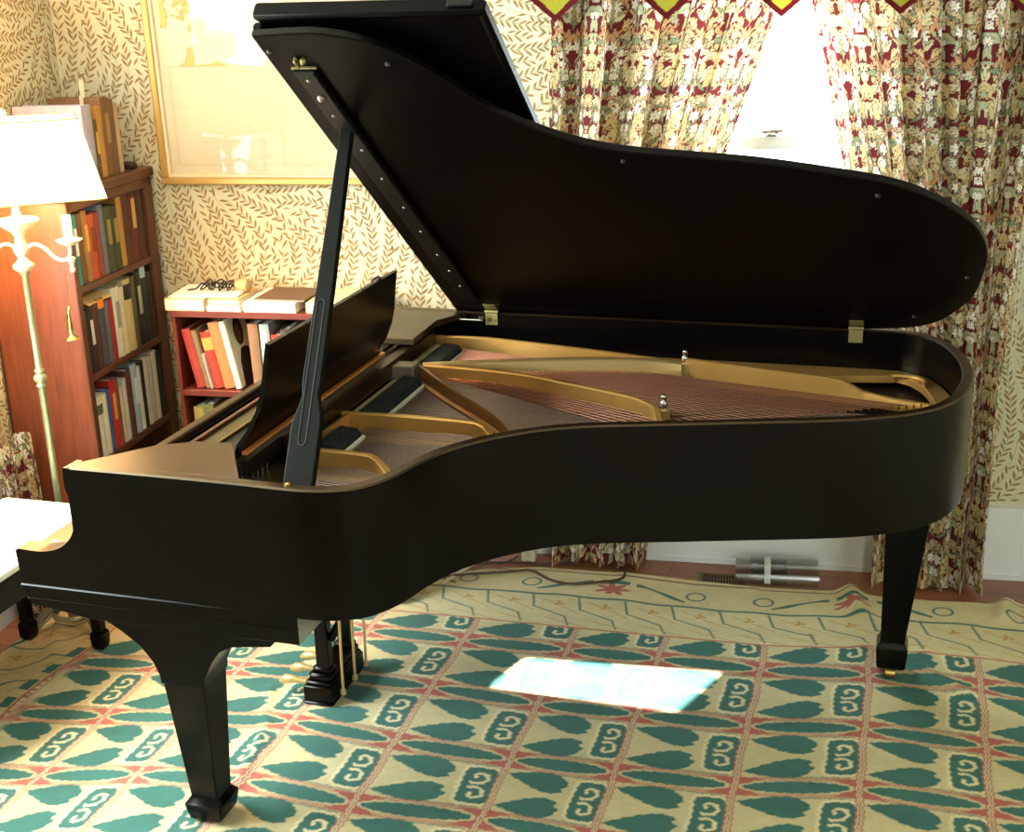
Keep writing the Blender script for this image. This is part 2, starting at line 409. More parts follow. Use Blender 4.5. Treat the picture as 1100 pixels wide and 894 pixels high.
# ------------------------------------------------------------------ rug (woven pattern held as albedo on a dense mesh)
RUGC={'g':(56,106,98),'b':(202,190,146),'p':(178,96,84),'c':(222,210,168),'o':(188,142,66),'d':(120,66,70),'t':(60,110,104)}
RL={k:np.array(s2l(v)) for k,v in RUGC.items()}
def sm(x,w): return np.clip(.5-x/w,0,1)     # 1 inside (x<0)
def seg(px,py,x0,y0,x1,y1):
    dx,dy=x1-x0,y1-y0; t=np.clip(((px-x0)*dx+(py-y0)*dy)/(dx*dx+dy*dy),0,1)
    return np.hypot(px-x0-dx*t,py-y0-dy*t)
def mixc(c,col,a): return c*(1-a[...,None])+col*a[...,None]
def rug_cell_raw(u,v):
    w=.012
    c=np.broadcast_to(RL['b'],u.shape+(3,)).copy()
    u=u+.006*np.sin(v*71+u*13)+.004*np.sin(v*173); v=v+.005*np.sin(u*67+v*9)+.004*np.sin(u*151)
    vm=np.minimum(v,1-v); um=np.minimum(u,1-u)
    for sgn in (0,1):
        V=v if sgn==0 else 1-v
        t=np.clip((u-.04)/.585,0,1); cen=.235+.095*t
        hw=.166*np.clip(np.sin(PI*np.clip(t,0,1)**1.75),0,1)**.5*(.85+.15*t)
        ins=np.where((u>.04)&(u<.625),np.abs(V-cen)-hw,1)
        notch=np.hypot(u-.622,(V-.37))-.04; ins=np.maximum(ins,-notch)
        c=mixc(c,RL['g'],sm(ins,w))
    bx,by=.84,.5
    qx=np.abs(u-bx)-.055; qy=np.abs(v-by)-.215
    d=np.hypot(np.maximum(qx,0),np.maximum(qy,0))+np.minimum(np.maximum(qx,qy),0)-.075
    c=mixc(c,RL['c'],sm(d-.032,w)); c=mixc(c,RL['g'],sm(d,w))
    for cy,sg in ((.635,1),(.365,-1)):
        k=np.linspace(0,1,16); ang=-2.2+k*5.6; rad=.114-.080*k
        px=.838+rad*np.cos(ang)*.86; py=cy+sg*rad*np.sin(ang)
        dm=np.full(u.shape,9.)
        for a in range(15): dm=np.minimum(dm,seg(u,v,px[a],py[a],px[a+1],py[a+1]))
        c=mixc(c,RL['c'],sm(dm-.017,w))
    arc=np.abs(vm-.160)-.006
    c=mixc(c,RL['t'],sm(np.where((u>.3)&(u<.93),arc,1),w))
    hs=.092*np.clip(np.sin(PI*np.clip((u-.07)/.86,0,1)),0,1)**.45
    c=mixc(c,RL['b']*.96,sm(vm-.138,w))
    c=mixc(c,RL['p'],sm(np.abs(vm-.136)-.008,w)); c=mixc(c,RL['p'],sm(np.abs(vm-.108)-.006,w))
    tri=np.maximum(np.maximum(um-.21,(.018+.50*(um-.02))-vm),vm-(.145-.10*um)); c=mixc(c,RL['p'],sm(tri,w))
    c=mixc(c,RL['g'],sm(np.where((u>.07)&(u<.93),vm-hs,1),w))
    c=mixc(c,RL['c'],sm(um-.024,w)); c=mixc(c,RL['p'],sm(np.abs(um-.026)-.008,w)); c=mixc(c,RL['d'],sm(um-.005,w))
    return c
_g=(np.arange(256)+.5)/256
CELL=rug_cell_raw(*np.meshgrid(_g,_g))
def rug_cell(u,v):
    x=u*256-.5; y=v*256-.5; x0=np.floor(x).astype(int); y0=np.floor(y).astype(int); fx=(x-x0)[...,None]; fy=(y-y0)[...,None]
    g=lambda a,b: CELL[np.mod(b,256),np.mod(a,256)]
    return (g(x0,y0)*(1-fx)+g(x0+1,y0)*fx)*(1-fy)+(g(x0,y0+1)*(1-fx)+g(x0+1,y0+1)*fx)*fy
def border(x,t):
    """x metres along, t 0 at field line .. 1 at rug edge"""
    w=.004; D=.43
    y=t*D
    c=np.broadcast_to(RL['b']*1.04,x.shape+(3,)).copy()
    per=.155; xi=np.mod(x,per)/per; k=np.floor(x/per)
    line=lambda x0,y0,x1,y1,th: np.minimum(seg(xi*per,y,x0*per,y0,x1*per,y1),np.minimum(seg(xi*per-per,y,x0*per,y0,x1*per,y1),seg(xi*per+per,y,x0*per,y0,x1*per,y1)))-th
    c=mixc(c,RL['t'],sm(line(.1,.215,.25,.13,.0035),w)); c=mixc(c,RL['t'],sm(line(.25,.13,1.0,.075,.003),w)); c=mixc(c,RL['t'],sm(line(1.0,.075,1.15,.02,.003),w))
    c=mixc(c,RL['o'],sm(line(.35,.19,1.3,.10,.0018),w)); c=mixc(c,RL['o'],sm(line(.6,.06,1.6,.01,.0018),w))
    fx=(xi-.75)*per; fy=y-.165; rr=np.hypot(fx,fy); an=np.arctan2(fy,fx)
    c=mixc(c,RL['o'],sm(rr-.02*(.55+.45*np.cos(3*an+.5)),w))
    c=mixc(c,RL['t'],sm(np.abs(y-.225-.004*np.sin(x*30))-.006,w))
    per2=.78; X=np.mod(x+.13,per2)-per2/2
    rr=np.hypot(X,(y-.30)*1.2); an=np.arctan2((y-.30)*1.2,X)
    c=mixc(c,RL['p'],sm(np.where((y>.262),rr-.062*(.72+.28*np.cos(7*an)),1),w))
    c=mixc(c,RL['t'],sm(np.where(np.abs(X)<.05,np.abs(y-.355)-.012,1),w))
    ax=np.abs(X); vine=np.abs(y-(.30+.05*np.cos((ax-.05)*12)))-.005*(1+1.2*np.sin(ax*24)**2)
    c=mixc(c,RL['t'],sm(np.where((ax>.075)&(ax<.25),vine,1),w))
    rr=np.hypot(ax-.28,y-.31); c=mixc(c,RL['t'],sm(np.abs(rr-.03)-.004,w))
    c=mixc(c,RL['d']*.9,sm(np.abs(y-.405)-.0035,w))
    c=mixc(c,RL['p'],sm(np.abs(y-.004)-.004,w))
    return c
COLX=[-.470,-.190,.058,.345,.662,.992,1.272,1.577,1.885,2.195,2.50,2.80,3.1]
#        M     L    K    H    G    D    E     A     B     C    ..
YROW=[[1.235,1.235,1.245,1.265,1.285,1.295,1.305,1.315,1.375,1.395,1.38,1.38,1.38],
      [1.06,1.075,1.09,1.125,1.135,1.155,1.164,1.17,1.215,1.222,1.21,1.2,1.2],
      [.72,.764,.807,.840,.844,.825,.84,.857,.919,.906,.90,.9,.9],
      [.42,.468,.52,.575,.55,.543,.553,.568,.636,.632,.62,.62,.62],
      [.12,.167,.238,.282,.261,.283,.27,.285,.34,.35,.34,.34,.34],
      [-.18,-.13,-.06,-.02,-.03,-.01,-.02,0,.05,.06,.05,.05,.05],
      [-.48,-.43,-.36,-.32,-.33,-.31,-.32,-.3,-.25,-.24,-.25,-.25,-.25]]
VROW=[3.46,3,2,1,0,-1,-2]
for _k in range(4): YROW.append([v-.30 for v in YROW[-1]]); VROW.append(VROW[-1]-1)
def rug():
    x0,x1,y0,y1=-1.02,2.9,-1.6,1.80; st=.0034
    xs=np.arange(x0,x1,st); ys=np.concatenate([np.arange(y0,-.50,.012),np.arange(-.50,y1,st)]); X,Y=np.meshgrid(xs,ys)
    # edge of the rug on the far side
    ex=[-1.1,-.47,-.43,.35,.568,.753,1.05,1.3,1.47,1.77,1.9,2.07,2.35,3.1]; ey=[1.06,1.06,1.46,1.50,1.645,1.705,1.722,1.710,1.718,1.752,1.745,1.750,1.788,1.80]
    YE=np.interp(X[0],ex,ey)
    # squash the mesh rows so that the last row follows the edge
    T=(ys-y0)/(ys[-1]-y0); Y=y0+T[:,None]*(YE[None,:]-y0)
    # left edge likewise
    Tx=(xs-xs[0])/(xs[-1]-xs[0]); XL=-.86+.0*ys
    X=np.broadcast_to(xs[None,:],Y.shape).copy()
    rows=np.array([np.interp(xs,COLX,r) for r in YROW])   # per x
    # smooth the kinks
    ker=np.hanning(45); ker/=ker.sum()
    rows=np.array([np.convolve(np.pad(r,22,mode='edge'),ker,'valid') for r in rows])
    V=np.zeros_like(Y)
    for j in range(len(xs)):
        V[:,j]=np.interp(Y[:,j],rows[::-1,j],VROW[::-1])
    U=np.interp(X,COLX,np.arange(len(COLX)))
    wob=.006*np.sin(Y*9+1.3)+.007*np.sin(Y*31+X*7); U=U+wob
    col=rug_cell(np.mod(U,1),np.mod(V,1))
    yf=rows[0][None,:]; t=(Y-yf)/np.maximum(YE[None,:]-yf,.40)
    bc=border(X,np.clip(t,0,1)); m=(t>0); col=np.where(m[...,None],bc,col)
    # left border
    uL=-.47+.015*np.sin(Y*9); tl=(uL-X)/.47
    lb=border(Y+.2,np.clip(tl,0,1)); m=(tl>0)&(t<.0); 
    lbo=lb*np.array([.96,.86,.74]); col=np.where(m[...,None],lbo,col)
    m=(tl>0)&(tl<.12)&(t<0); nar=rug_cell(np.mod((V*3),1),np.clip(tl/.12,0,1)*.0+.5); col=np.where((m&(np.mod(V*3,1)<.75)&(np.mod(V*3,1)>.2)&(tl>.03)&(tl<.1))[...,None],RL['g'],col)
    # weave mottling
    n1=rng.normal(0,1,col.shape[:2]); k=np.ones(3)/3
    n1=np.apply_along_axis(lambda a:np.convolve(a,k,'same'),1,n1)
    n2=rng.normal(0,1,(col.shape[0]//8+2,col.shape[1]//8+2)); n2=np.kron(n2,np.ones((8,8)))[:col.shape[0],:col.shape[1]]
    abr=np.sin(Y*37+3*np.sin(X*2))*np.sin(Y*11+X)   # abrash bands
    col=col*(1+.05*n1+.025*n2+.05*abr)[...,None]
    col=np.clip(col,0,1)
    # relief: ridges and bumps of the buckled rug
    Z=.007+.0012*np.sin(X*5)*np.sin(Y*6)
    def ridge(xa,ya,xb,yb,h,w):
        d=seg(X,Y,xa,ya,xb,yb); return h*np.exp(-(d/w)**2)
    Z+=ridge(1.80,1.80,1.84,1.60,.032,.035)+ridge(1.84,1.60,2.05,1.42,.012,.03)+ridge(2.3,1.82,2.28,1.66,.022,.03)
    Z+=ridge(2.03,1.30,2.16,1.16,.010,.02)+ridge(1.98,1.26,2.3,1.12,.008,.03)+ridge(1.72,1.42,1.92,1.37,.010,.022)
    Z+=ridge(.30,.47,.37,.10,.010,.016)+ridge(.20,.72,.34,.40,.006,.02)
    Z+=ridge(1.05,1.71,1.5,1.70,.006,.02)
    Z+=ridge(-.85,1.2,-.55,.75,.012,.03)+ridge(-.8,.9,-.6,.55,.010,.03)
    for (px,py) in ((.34,.15),(1.94,1.24),(.385,.78),(1.5,-1)): Z=np.where(np.hypot(X-px,Y-py)<.075,np.minimum(Z,.008),Z)
    Z=np.where(np.abs(X-.385)<.07,np.where((Y>.6)&(Y<.95),np.minimum(Z,.0078),Z),Z)
    keep=X>=-.84+.10*np.clip((Y-.2),-1,2)*0
    # crop the left edge
    edgeL=np.interp(Y[:,0],[-.45,.2,.69,.80,1.6],[-.80,-.80,-.72,-.70,-.72])
    j0=np.argmin(np.abs(xs-(-.715)))
    X=X[:,j0:];Y=Y[:,j0:];Z=Z[:,j0:];col=col[:,j0:]
    wl_=(SL-.0939*Y)/.9956+.03; x00=X[:,:1]; lx=np.maximum(x00,wl_); X=lx+(X-x00)*(x1-lx)/(x1-x00)
    ny,nx=X.shape
    me=bpy.data.meshes.new('patterned_rug')
    # top grid + skirt ring for thickness
    top=np.stack([X,Y,Z],-1).reshape(-1,3)
    idx=np.arange(ny*nx).reshape(ny,nx)
    q=np.stack([idx[:-1,:-1],idx[:-1,1:],idx[1:,1:],idx[1:,:-1]],-1).reshape(-1,4)
    ring=np.concatenate([idx[0,:],idx[1:,-1],idx[-1,-2::-1],idx[-2:0:-1,0]])
    sk=top[ring].copy(); sk[:,2]=.001; nb=len(top)
    allv=np.concatenate([top,sk]); k=np.arange(len(ring)); kn=(k+1)%len(ring)
    sq=np.stack([ring[k],nb+k,nb+kn,ring[kn]],-1)
    faces=np.concatenate([q,sq])
    me.vertices.add(len(allv)); me.vertices.foreach_set('co',allv.ravel().astype(np.float32))
    me.loops.add(len(faces)*4); me.loops.foreach_set('vertex_index',faces.ravel().astype(np.int32))
    me.polygons.add(len(faces)); me.polygons.foreach_set('loop_start',(np.arange(len(faces))*4).astype(np.int32))
    me.polygons.foreach_set('use_smooth',np.ones(len(faces),bool))
    me.update(calc_edges=True)
    ca=me.color_attributes.new('pile','FLOAT_COLOR','POINT')
    cc=np.ones((len(allv),4),np.float32); cc[:nb,:3]=col.reshape(-1,3); cc[nb:,:3]=RL['b']
    ca.data.foreach_set('color',cc.ravel())
    me.materials.append(attr_mat('rug_wool','pile',.95,bump=.5,bscale=420,sheen=.15))
    o=bpy.data.objects.new('patterned_rug',me); link(o)
    tag(o,'hand woven wool rug with green leaves, spiral scrolls and pink stripes under the grand piano','rug')
rug()

# ------------------------------------------------------------------ grand piano
ZT=.976; ZB=.678
RIM=[(.168,-.022),(.30,-.022),(.45,-.023),(.60,-.027),(.69,-.031),(.745,-.031),(.80,-.019),(.845,.004),(.878,.044),(.903,.1),(.928,.185),(.960,.262),(1.007,.330),(1.06,.385),(1.14,.446),(1.23,.487),(1.33,.517),(1.45,.551),(1.57,.586),(1.70,.623),(1.80,.655),(1.88,.690),(1.955,.738),(2.015,.80),(2.058,.885),(2.083,.99),(2.094,1.10),(2.086,1.22),(2.058,1.345),(2.012,1.435),(1.95,1.487),(1.87,1.505),(1.6,1.507),(1.0,1.507),(.168,1.507)]
def ring_offset(path,d):
    out=[]; n=len(path)
    for i,p in enumerate(path):
        a=Vector(path[max(i-1,0)]); b=Vector(path[min(i+1,n-1)]); t=(b-a).normalized(); out.append((p[0]-t.y*d,p[1]+t.x*d))
    return out
RIMS=[(p[0],p[1]) for p in catmull([(a,b,0) for a,b in RIM],6)]
def wallring(mb,path,d0,d1,z0,z1,bev=.004):
    """strip between two offsets of an open path, bevelled top"""
    a=ring_offset(path,d0); b=ring_offset(path,d1); a2=ring_offset(path,d0+bev); b2=ring_offset(path,d1-bev)
    n=len(path); vs=[]
    for L,z in ((a,z0),(a,z1-bev),(a2,z1),(b2,z1),(b,z1-bev),(b,z0)):
        vs+= [(p[0],p[1],z) for p in L]
    fs=[]
    for r in range(6):
        r2=(r+1)%6
        for i in range(n-1): fs.append((r*n+i,r*n+i+1,r2*n+i+1,r2*n+i))
    fs.append(tuple(r*n for r in range(6))); fs.append(tuple(r*n+n-1 for r in reversed(range(6))))
    mb.add(vs,fs)
def inset(d): return ring_offset(RIMS,d)

def build_piano():
    P=empty('grand_piano',(0,0,0))
    tag(P,'black lacquered grand piano with raised lid, standing on the patterned rug','grand piano')
    K=M['black']
    # --- case
    mb=MB(); wallring(mb,RIMS,0,.030,ZB,ZT)
    cheek=[(.180,ZT-.0015),(.166,ZT-.0015)]+[(a,b) for a,b,_ in catmull([(.163,.972,0),(.162,.950,0),(.162,.925,0),(.171,.900,0),(.1755,.866,0),(.170,.832,0),(.153,.801,0),(.120,.776,0),(.076,.765,0),(.040,.765,0)],4)]+[(0.012,.766),(.006,.76),(.010,.690),(.012,ZB),(.180,ZB)]
    mb.prism(cheek,-.022,.030,'y'); mb.prism(cheek,1.455,1.507,'y')
    rimo=mb.build('rim',[K,M['lamplit']],P,auto=35)
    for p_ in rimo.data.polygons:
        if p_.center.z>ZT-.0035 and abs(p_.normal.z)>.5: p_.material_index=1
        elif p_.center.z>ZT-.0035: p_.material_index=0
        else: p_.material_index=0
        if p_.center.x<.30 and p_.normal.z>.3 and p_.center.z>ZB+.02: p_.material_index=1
    mb=MB()
    bed=[(.018,.650),(.010,.676),(.700,.676),(.700,.607),(.18,.607),(.10,.619),(.024,.628)]
    mb.prism(bed,-.0215,1.506,'y',bev=.001)
    mb.prism([(-.0255,.6745),(-.0255,.6765),(-.022,.679),(-.014,.679),(-.014,.6745)],.008,.700,'x'); mb.prism([(-.0235,.642),(-.0235,.644),(-.016,.646),(-.016,.642)],.02,.700,'x')
    mb.build('key_bed',K,P)
    # bottom ribs of case: inner floor (soundboard)
    ins=inset(.031); poly=[(p[0],p[1]) for p in ins]; poly=[(.50,.01)]+[p for p in poly if p[0]>.5]+[(.50,1.474)]
    mb=MB(); mb.prism(poly,.815,.823,'z'); mb.build('soundboard',M['sound'],P)
    mb=MB()
    for (a,b) in (((.72,.62),(1.9,1.25)),((.72,1.0),(1.95,1.3)),((.72,1.4),(1.6,.75))):
        mb.tube([(a[0],a[1],.74),(b[0],b[1],.74)],.035,4)
    mb.build('underframe_beam',M['darkwood'],P)
    # --- plate: border ring, struts
    mb=MB()
    path=[p for p in RIMS if p[0]>.52]
    wallring(mb,path,.031,.085,.842,.862,.004)
    # wide tail area of the plate with round hole
    mb.prism([(1.30,1.335),(1.55,1.30),(1.66,1.325),(1.74,1.375),(1.84,1.395),(1.90,1.405),(1.84,1.44),(1.30,1.44)],.842,.864,'z',bev=.003)
    # front web in front of the strings
    mb.box((.585,.06,.842),(.60,1.44,.868)); mb.box((.547,.345,.842),(.556,.645,.913))
    mb.build('plate',M['gold'],P,auto=30)
    def strut(pts,zt,zb,wt,mat_=M['gold'],name='strut'):
        """pts: top ridge polyline (x,y); tapered blade with foot flange"""
        mb=MB(); pp=[tuple(v) for v in catmull([(a,b,0) for a,b in pts],4)]
        n=len(pp); vs=[]
        zts=zt if isinstance(zt,list) else [zt]*len(pts)
        zz=[]
        for i in range(n):
            f=i/(n-1)*(len(pts)-1); k=min(int(f),len(pts)-2); zz.append(zts[k]+(zts[k+1]-zts[k])*(f-k))
        path=[(p[0],p[1]) for p in pp]
        prof=[(-wt*1.1,zb),(-wt*1.1,zb+.008),(-wt*.5,zb+.012),(-wt*.42,1),(-wt*.25,2),(wt*.25,2),(wt*.42,1),(wt*.5,zb+.012),(wt*1.1,zb+.008),(wt*1.1,zb)]
        for d,z in prof:
            L=ring_offset(path,d)
            for i,p in enumerate(L):
                zi=zz[i]-.004 if z==1 else (zz[i] if z==2 else z); vs.append((p[0],p[1],max(zi,zb+.002)))
        m=len(prof); fs=[]
        for r in range(m):
            r2=(r+1)%m
            for i in range(n-1): fs.append((r*n+i,r*n+i+1,r2*n+i+1,r2*n+i))
        fs.append(tuple(r*n for r in range(m))); fs.append(tuple(r*n+n-1 for r in reversed(range(m))))
        mb.add(vs,fs); return mb.build(name,mat_,P,auto=40)
    strut([(.545,.365),(.63,.364),(.729,.359),(.78,.325),(.835,.262)],[.915,.915,.913,.895,.868],.842,.022)
    strut([(.500,.640),(.63,.643),(.765,.644),(.90,.637),(.95,.60),(.992,.555)],[.915,.915,.915,.913,.90,.872],.842,.022)
    strut([(.568,1.085),(.73,.895),(.908,.712),(.985,.62),(1.03,.545)],[.925,.922,.915,.903,.88],.878,.017,M['brown_bar'],name='diagonal_strut')
    strut([(.600,1.085),(.752,1.074),(.91,1.047),(1.05,.995),(1.172,.949),(1.249,.912),(1.31,.86),(1.335,.79),(1.38,.66)],[.918,.918,.918,.917,.915,.915,.912,.90,.875],.846,.024)
    strut([(.590,1.092),(.75,1.150),(.962,1.222),(1.12,1.262),(1.249,1.280),(1.31,1.290)],[.918,.918,.917,.915,.912,.905],.872,.034,M['goldpale'])
    strut([(.46,1.405),(.678,1.403),(.927,1.362),(1.246,1.300),(1.31,1.295)],[.915,.917,.915,.91,.905],.846,.024)
    strut([(1.322,1.300),(1.494,1.256),(1.701,1.216),(1.765,1.205),(1.82,1.185),(1.90,1.165),(2.0,1.150)],[.915,.914,.910,.905,.884,.874,.868],.846,.024)
    # screws with round nuts on the struts
    for (x,y,zb) in ((1.318,1.300,.862),(1.333,.868,.862)):
        mb=MB(); mb.lathe([(.018,0),(.018,.038),(.014,.040)],(x,y,zb),16); o=mb.build('screw_post',M['goldpale'],P,auto=50)
        mb=MB(); mb.lathe([(.009,0),(.010,.006),(.011,.014),(.008,.020),(.005,.024),(.008,.028),(.008,.034),(.004,.039),(0,.040)],(x,y,zb+.040),14); mb.build('acorn_nut',M['steel'],o,auto=50)
    mb=MB(); mb.tube([(1.915+.07*math.cos(a),1.345+.055*math.sin(a),.866) for a in np.linspace(-.5,1.9,15)],.007,6); mb.build('plate_ring',M['gold'],P,smooth=True)
    # hitch pins
    mb=MB()
    hp=[(1.99-.62*t,1.135-.30*t+.02*math.sin(t*3)) for t in np.linspace(0,1,34)]
    for x,y in hp: mb.lathe([(.0022,0),(.0022,.012),(0,.013)],(x,y,.862),6)
    tag(mb.build('hitch_pins',M['brass'],P),kind='stuff')
    # --- strings
    inner=ring_offset([p for p in RIMS if .6<p[0]<2.09 and p[1]<1.25],.062)
    def hit(x0,y0,dx,dy):
        best=None
        for (ax,ay),(bx,by) in zip(inner,inner[1:]):
            ex,ey=bx-ax,by-ay; det=dx*(-ey)+dy*ex
            if abs(det)<1e-9: continue
            t=((ax-x0)*(-ey)+(ay-y0)*ex)/det; s_=(dx*(ay-y0)-dy*(ax-x0))/det
            if t>0 and 0<=s_<=1 and (best is None or t<best): best=t
        return best
    mb=MB(); y=.07
    while y<1.085:
        t=hit(.60,y,1,-.055)
        if t and t>.03: mb.tube([(.60,y,.878),(.60+t,y-.055*t,.870)],.0016,4,False)
        y+=.0115
    tag(mb.build('treble_strings',M['wire'],P),kind='stuff',label='thin plain steel strings')
    mb=MB(); y=1.105
    while y<1.375:
        f=(y-1.105)/.27; xe=1.32+.62*f; ye=.74+.37*f
        mb.tube([(.60,y,.886),(xe,ye,.876)],.0021,5,False); y+=.0088
    y=.70
    tag(mb.build('bass_strings',M['copper'],P),kind='stuff',label='thick copper wound bass strings')
    # bridges
    bp=[(.72,.10),(.735,.20),(.78,.33),(.87,.44),(1.0,.535),(1.15,.62),(1.35,.71),(1.6,.80),(1.80,.92)]
    mb=MB(); pp=[(a,b) for a,b,_ in catmull([(a,b,0) for a,b in bp],5)]
    wallring(mb,pp,-.012,.012,.823,.866,.002); br=mb.build('bridge',M['sound'],P,auto=40)
    mb=MB()
    for p in ring_offset(pp,-.006)+ring_offset(pp,.006): mb.lathe([(.0014,0),(.0014,.008),(0,.009)],(p[0],p[1],.866),5)
    tag(mb.build('bridge_pins',M['steel'],br),kind='stuff')
    # --- dampers, felts
    def damper_row(y0,y1,nn):
        for i in range(nn):
            ya=y0+(y1-y0)*i/nn; yb=ya+(y1-y0)/nn*.62
            mb=MB(); mb.prism([(.562,.884),(.562,.904),(.575,.912),(.618,.908),(.628,.898),(.628,.884)],ya,yb,'y')
            mb.build('damper',M['felt'],P)
    damper_row(.405,.545,12); damper_row(.668,.985,28); damper_row(1.150,1.335,16)
    for a,b in ((.405,.548),(.668,.985),(1.150,1.335)):
        mb=MB(); mb.prism([(.629,.880),(.629,.889),(.636,.887),(.636,.880)],a,b,'y'); mb.build('white_felt_strip',M['white_felt'],P)
    for lo,hi in (((.538,.672,.876),(.560,1.005,.898)),((.522,1.15,.880),(.55,1.36,.900))):
        mb=MB(); mb.bbox(lo,hi,.003); mb.build('cream_felt_strip',M['cream_felt'],P)
    # grey end block between damper rows
    mb=MB(); mb.bbox((.525,.99,.87),(.60,1.05,.935),.004); mb.build('damper_stop_block',M['grey_metal'],P)
    # tuning pins on the pin block
    mb=MB()
    mb.box((.36,.03,.842),(.585,1.47,.862)); mb.build('pin_block',M['olive'],P)
    mb=MB()
    for i in range(80):
        yy=.10+i*.0165
        for x in (.44,.462):
            mb.lathe([(.0033,0),(.0033,.028),(.0022,.029)],(x+.004*((i*7)%3),yy,.862),6)
    tag(mb.build('tuning_pins',M['steel'],P),kind='stuff')
    # --- boards across the front
    mb=MB(); mb.bbox((.284,.148,.945),(.309,1.335,.973),.003); mb.build('fallboard_edge',M['lamplit'],P)
    mb=MB(); mb.bbox((.312,.150,.78),(.318,1.335,.960),.001); mb.build('fallboard',K,P)
    mb=MB(); mb.bbox((.340,.165,.94),(.352,1.32,.966),.002); mb.build('desk_rail',M['walnut'],P)
    mb=MB(); mb.bbox((.353,.17,.945),(.400,1.32,.957),.002); mb.build('desk_board',M['olive'],P)
    mb=MB(); mb.tube([(.404,.18,.961),(.404,1.30,.961)],.0025,6); mb.build('brass_hinge_rod',M['brass'],P)
    mb=MB(); mb.bbox((.405,.18,.942),(.474,1.30,.954),.002); mb.build('desk_tray',M['blackin'],P)
    mb=MB(); mb.bbox((.502,.36,.900),(.536,1.36,.946),.003); mb.build('stretcher_beam',M['lamplit'],P)
    mb=MB(); mb.bbox((.480,.19,.90),(.500,1.36,.940),.002); mb.build('desk_support_rail',M['blackin'],P)
    # side plates
    mb=MB(); mb.prism([(.17,.006),(.284,.150),(.320,.172),(.367,.200),(.456,.208),(.580,.006)],.955,.9745,'z',bev=.002); mb.build('side_plate',M['lamplit'],P)
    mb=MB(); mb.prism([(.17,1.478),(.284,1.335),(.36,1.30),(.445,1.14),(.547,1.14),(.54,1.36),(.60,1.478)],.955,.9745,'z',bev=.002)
    mb.build('side_plate',M['lamplit'],P)
    mb=MB(); mb.tube([(.58,1.45,.958),(.66,1.45,.958)],.004,8); mb.lathe([(.009,0),(.009,.01),(0,.014)],(.655,1.45,.962),10); mb.build('lid_catch',M['steel'],P)
    # keys
    mb=MB(); 
    for i in range(52):
        ya=.128+i*.02355
        mb.bbox((.055,ya,.715),(.300,ya+.0226,.742),.0015)
    kb=MB(); kb.box((.05,.12,.69),(.31,1.36,.716)); kf=kb.build('key_frame',M['walnut'],P)
    for i in range(52):
        ya=.128+i*.02355; q=MB(); q.bbox((.055,ya,.716),(.300,ya+.0226,.742),.0015); q.build('white_key',M['ivory'],P)
    pat=[1,1,0,1,1,1,0]
    for i in range(51):
        if pat[(i+5)%7]:
            ya=.128+(i+1)*.02355-.006; q=MB(); q.prism([(.155,.742),(.162,.754),(.300,.754),(.300,.742)],ya,ya+.011,'y'); q.build('black_key',M['blackin'],P)
    mb=MB(); mb.bbox((.012,.032,.676),(.052,1.454,.752),.006); mb.build('key_slip',M['lamplit'],P)
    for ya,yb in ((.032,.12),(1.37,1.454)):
        mb=MB(); mb.bbox((.052,ya,.676),(.285,yb,.765),.008); mb.build('key_block',M['lamplit'],P)
    # --- music desk
    prof=[(.474,.958),(.478,.978),(.503,1.012),(.524,1.055),(.538,1.10),(.546,1.145),(.556,1.196),(.560,1.214)]
    t=.010
    back=[(x+t,z-.002) for x,z in prof]; poly=prof+back[::-1]
    mb=MB(); n=len(poly)
    # trapezoid in y: bottom .178..1.035, top .215..1.0
    vs=[]
    for side in (0,1):
        for (x,z) in poly:
            f=min(1,max(0,(z-.96)/.25)); ya=.180+.030*f+.012*math.sin(f*PI); yb=1.030-.045*f
            if z>1.19 and False: pass
            vs.append((x,ya if side==0 else yb,z))
    m=len(prof)
    fs=[]
    for i in range(n):
        j=(i+1)%n; fs.append((i,j,n+j,n+i))
    for i in range(m-1):
        fs.append((i,i+1,n-2-i,n-1-i)); fs.append((n+i,n+n-1-i,n+n-2-i,n+i+1))
    mb.add(vs,fs); d=mb.build('music_desk',K,P,auto=50)
    mb=MB(); mb.bbox((.486,.19,.953),(.499,1.04,.961),.001); mb.build('desk_ledge_strip',M['ledge'],d)
    mb=MB(); mb.tube([(.567,.80,1.212),(.565,.82,1.222),(.565,.86,1.222),(.567,.88,1.212)],.004,8); mb.build('desk_clip',M['grey_metal'],d)
    # --- lid
    th=math.radians(36); hy,hz=1.48,.986
    def LP(x,s,o=0): return Vector((x,hy-s*math.cos(th)+o*math.sin(th),hz+s*math.sin(th)+o*math.cos(th)))
    LM=Matrix(((1,0,0,0),(0,-math.cos(th),math.sin(th),hy),(0,math.sin(th),math.cos(th),hz),(0,0,0,1)))
    out=[(.557,-.022),(.557,1.490)]+[(a,b) for a,b,_ in catmull([(.64,1.497,0),(.72,1.494,0),(.82,1.453,0),(.911,1.350,0),(.984,1.226,0),(1.058,1.138,0),(1.153,1.063,0),(1.265,1.015,0),(1.414,.991,0),(1.57,.966,0),(1.745,.918,0),(1.867,.874,0),(1.96,.804,0),(2.024,.727,0),(2.07,.640,0),(2.098,.523,0),(2.100,.408,0),(2.084,.242,0),(2.026,.090,0),(1.963,.022,0),(1.88,-.010,0),(1.80,-.022,0)],5)]
    mb=MB(); mb.prism(out,0,.020,'z',M=LM,bev=.003); lid=mb.build('lid',[K,M['lid_under']],P,auto=40)
    for p_ in lid.data.polygons:
        if len(p_.vertices)>20 and p_.normal.z<0: p_.material_index=1
    # front flap folded back on top of the lid, with moulded edge
    mb=MB(); flap=[(.560,-.015),(.560,1.500),(1.062,1.500),(1.062,-.015)]
    mb.prism(flap,.040,.062,'z',M=LM,bev=.003)
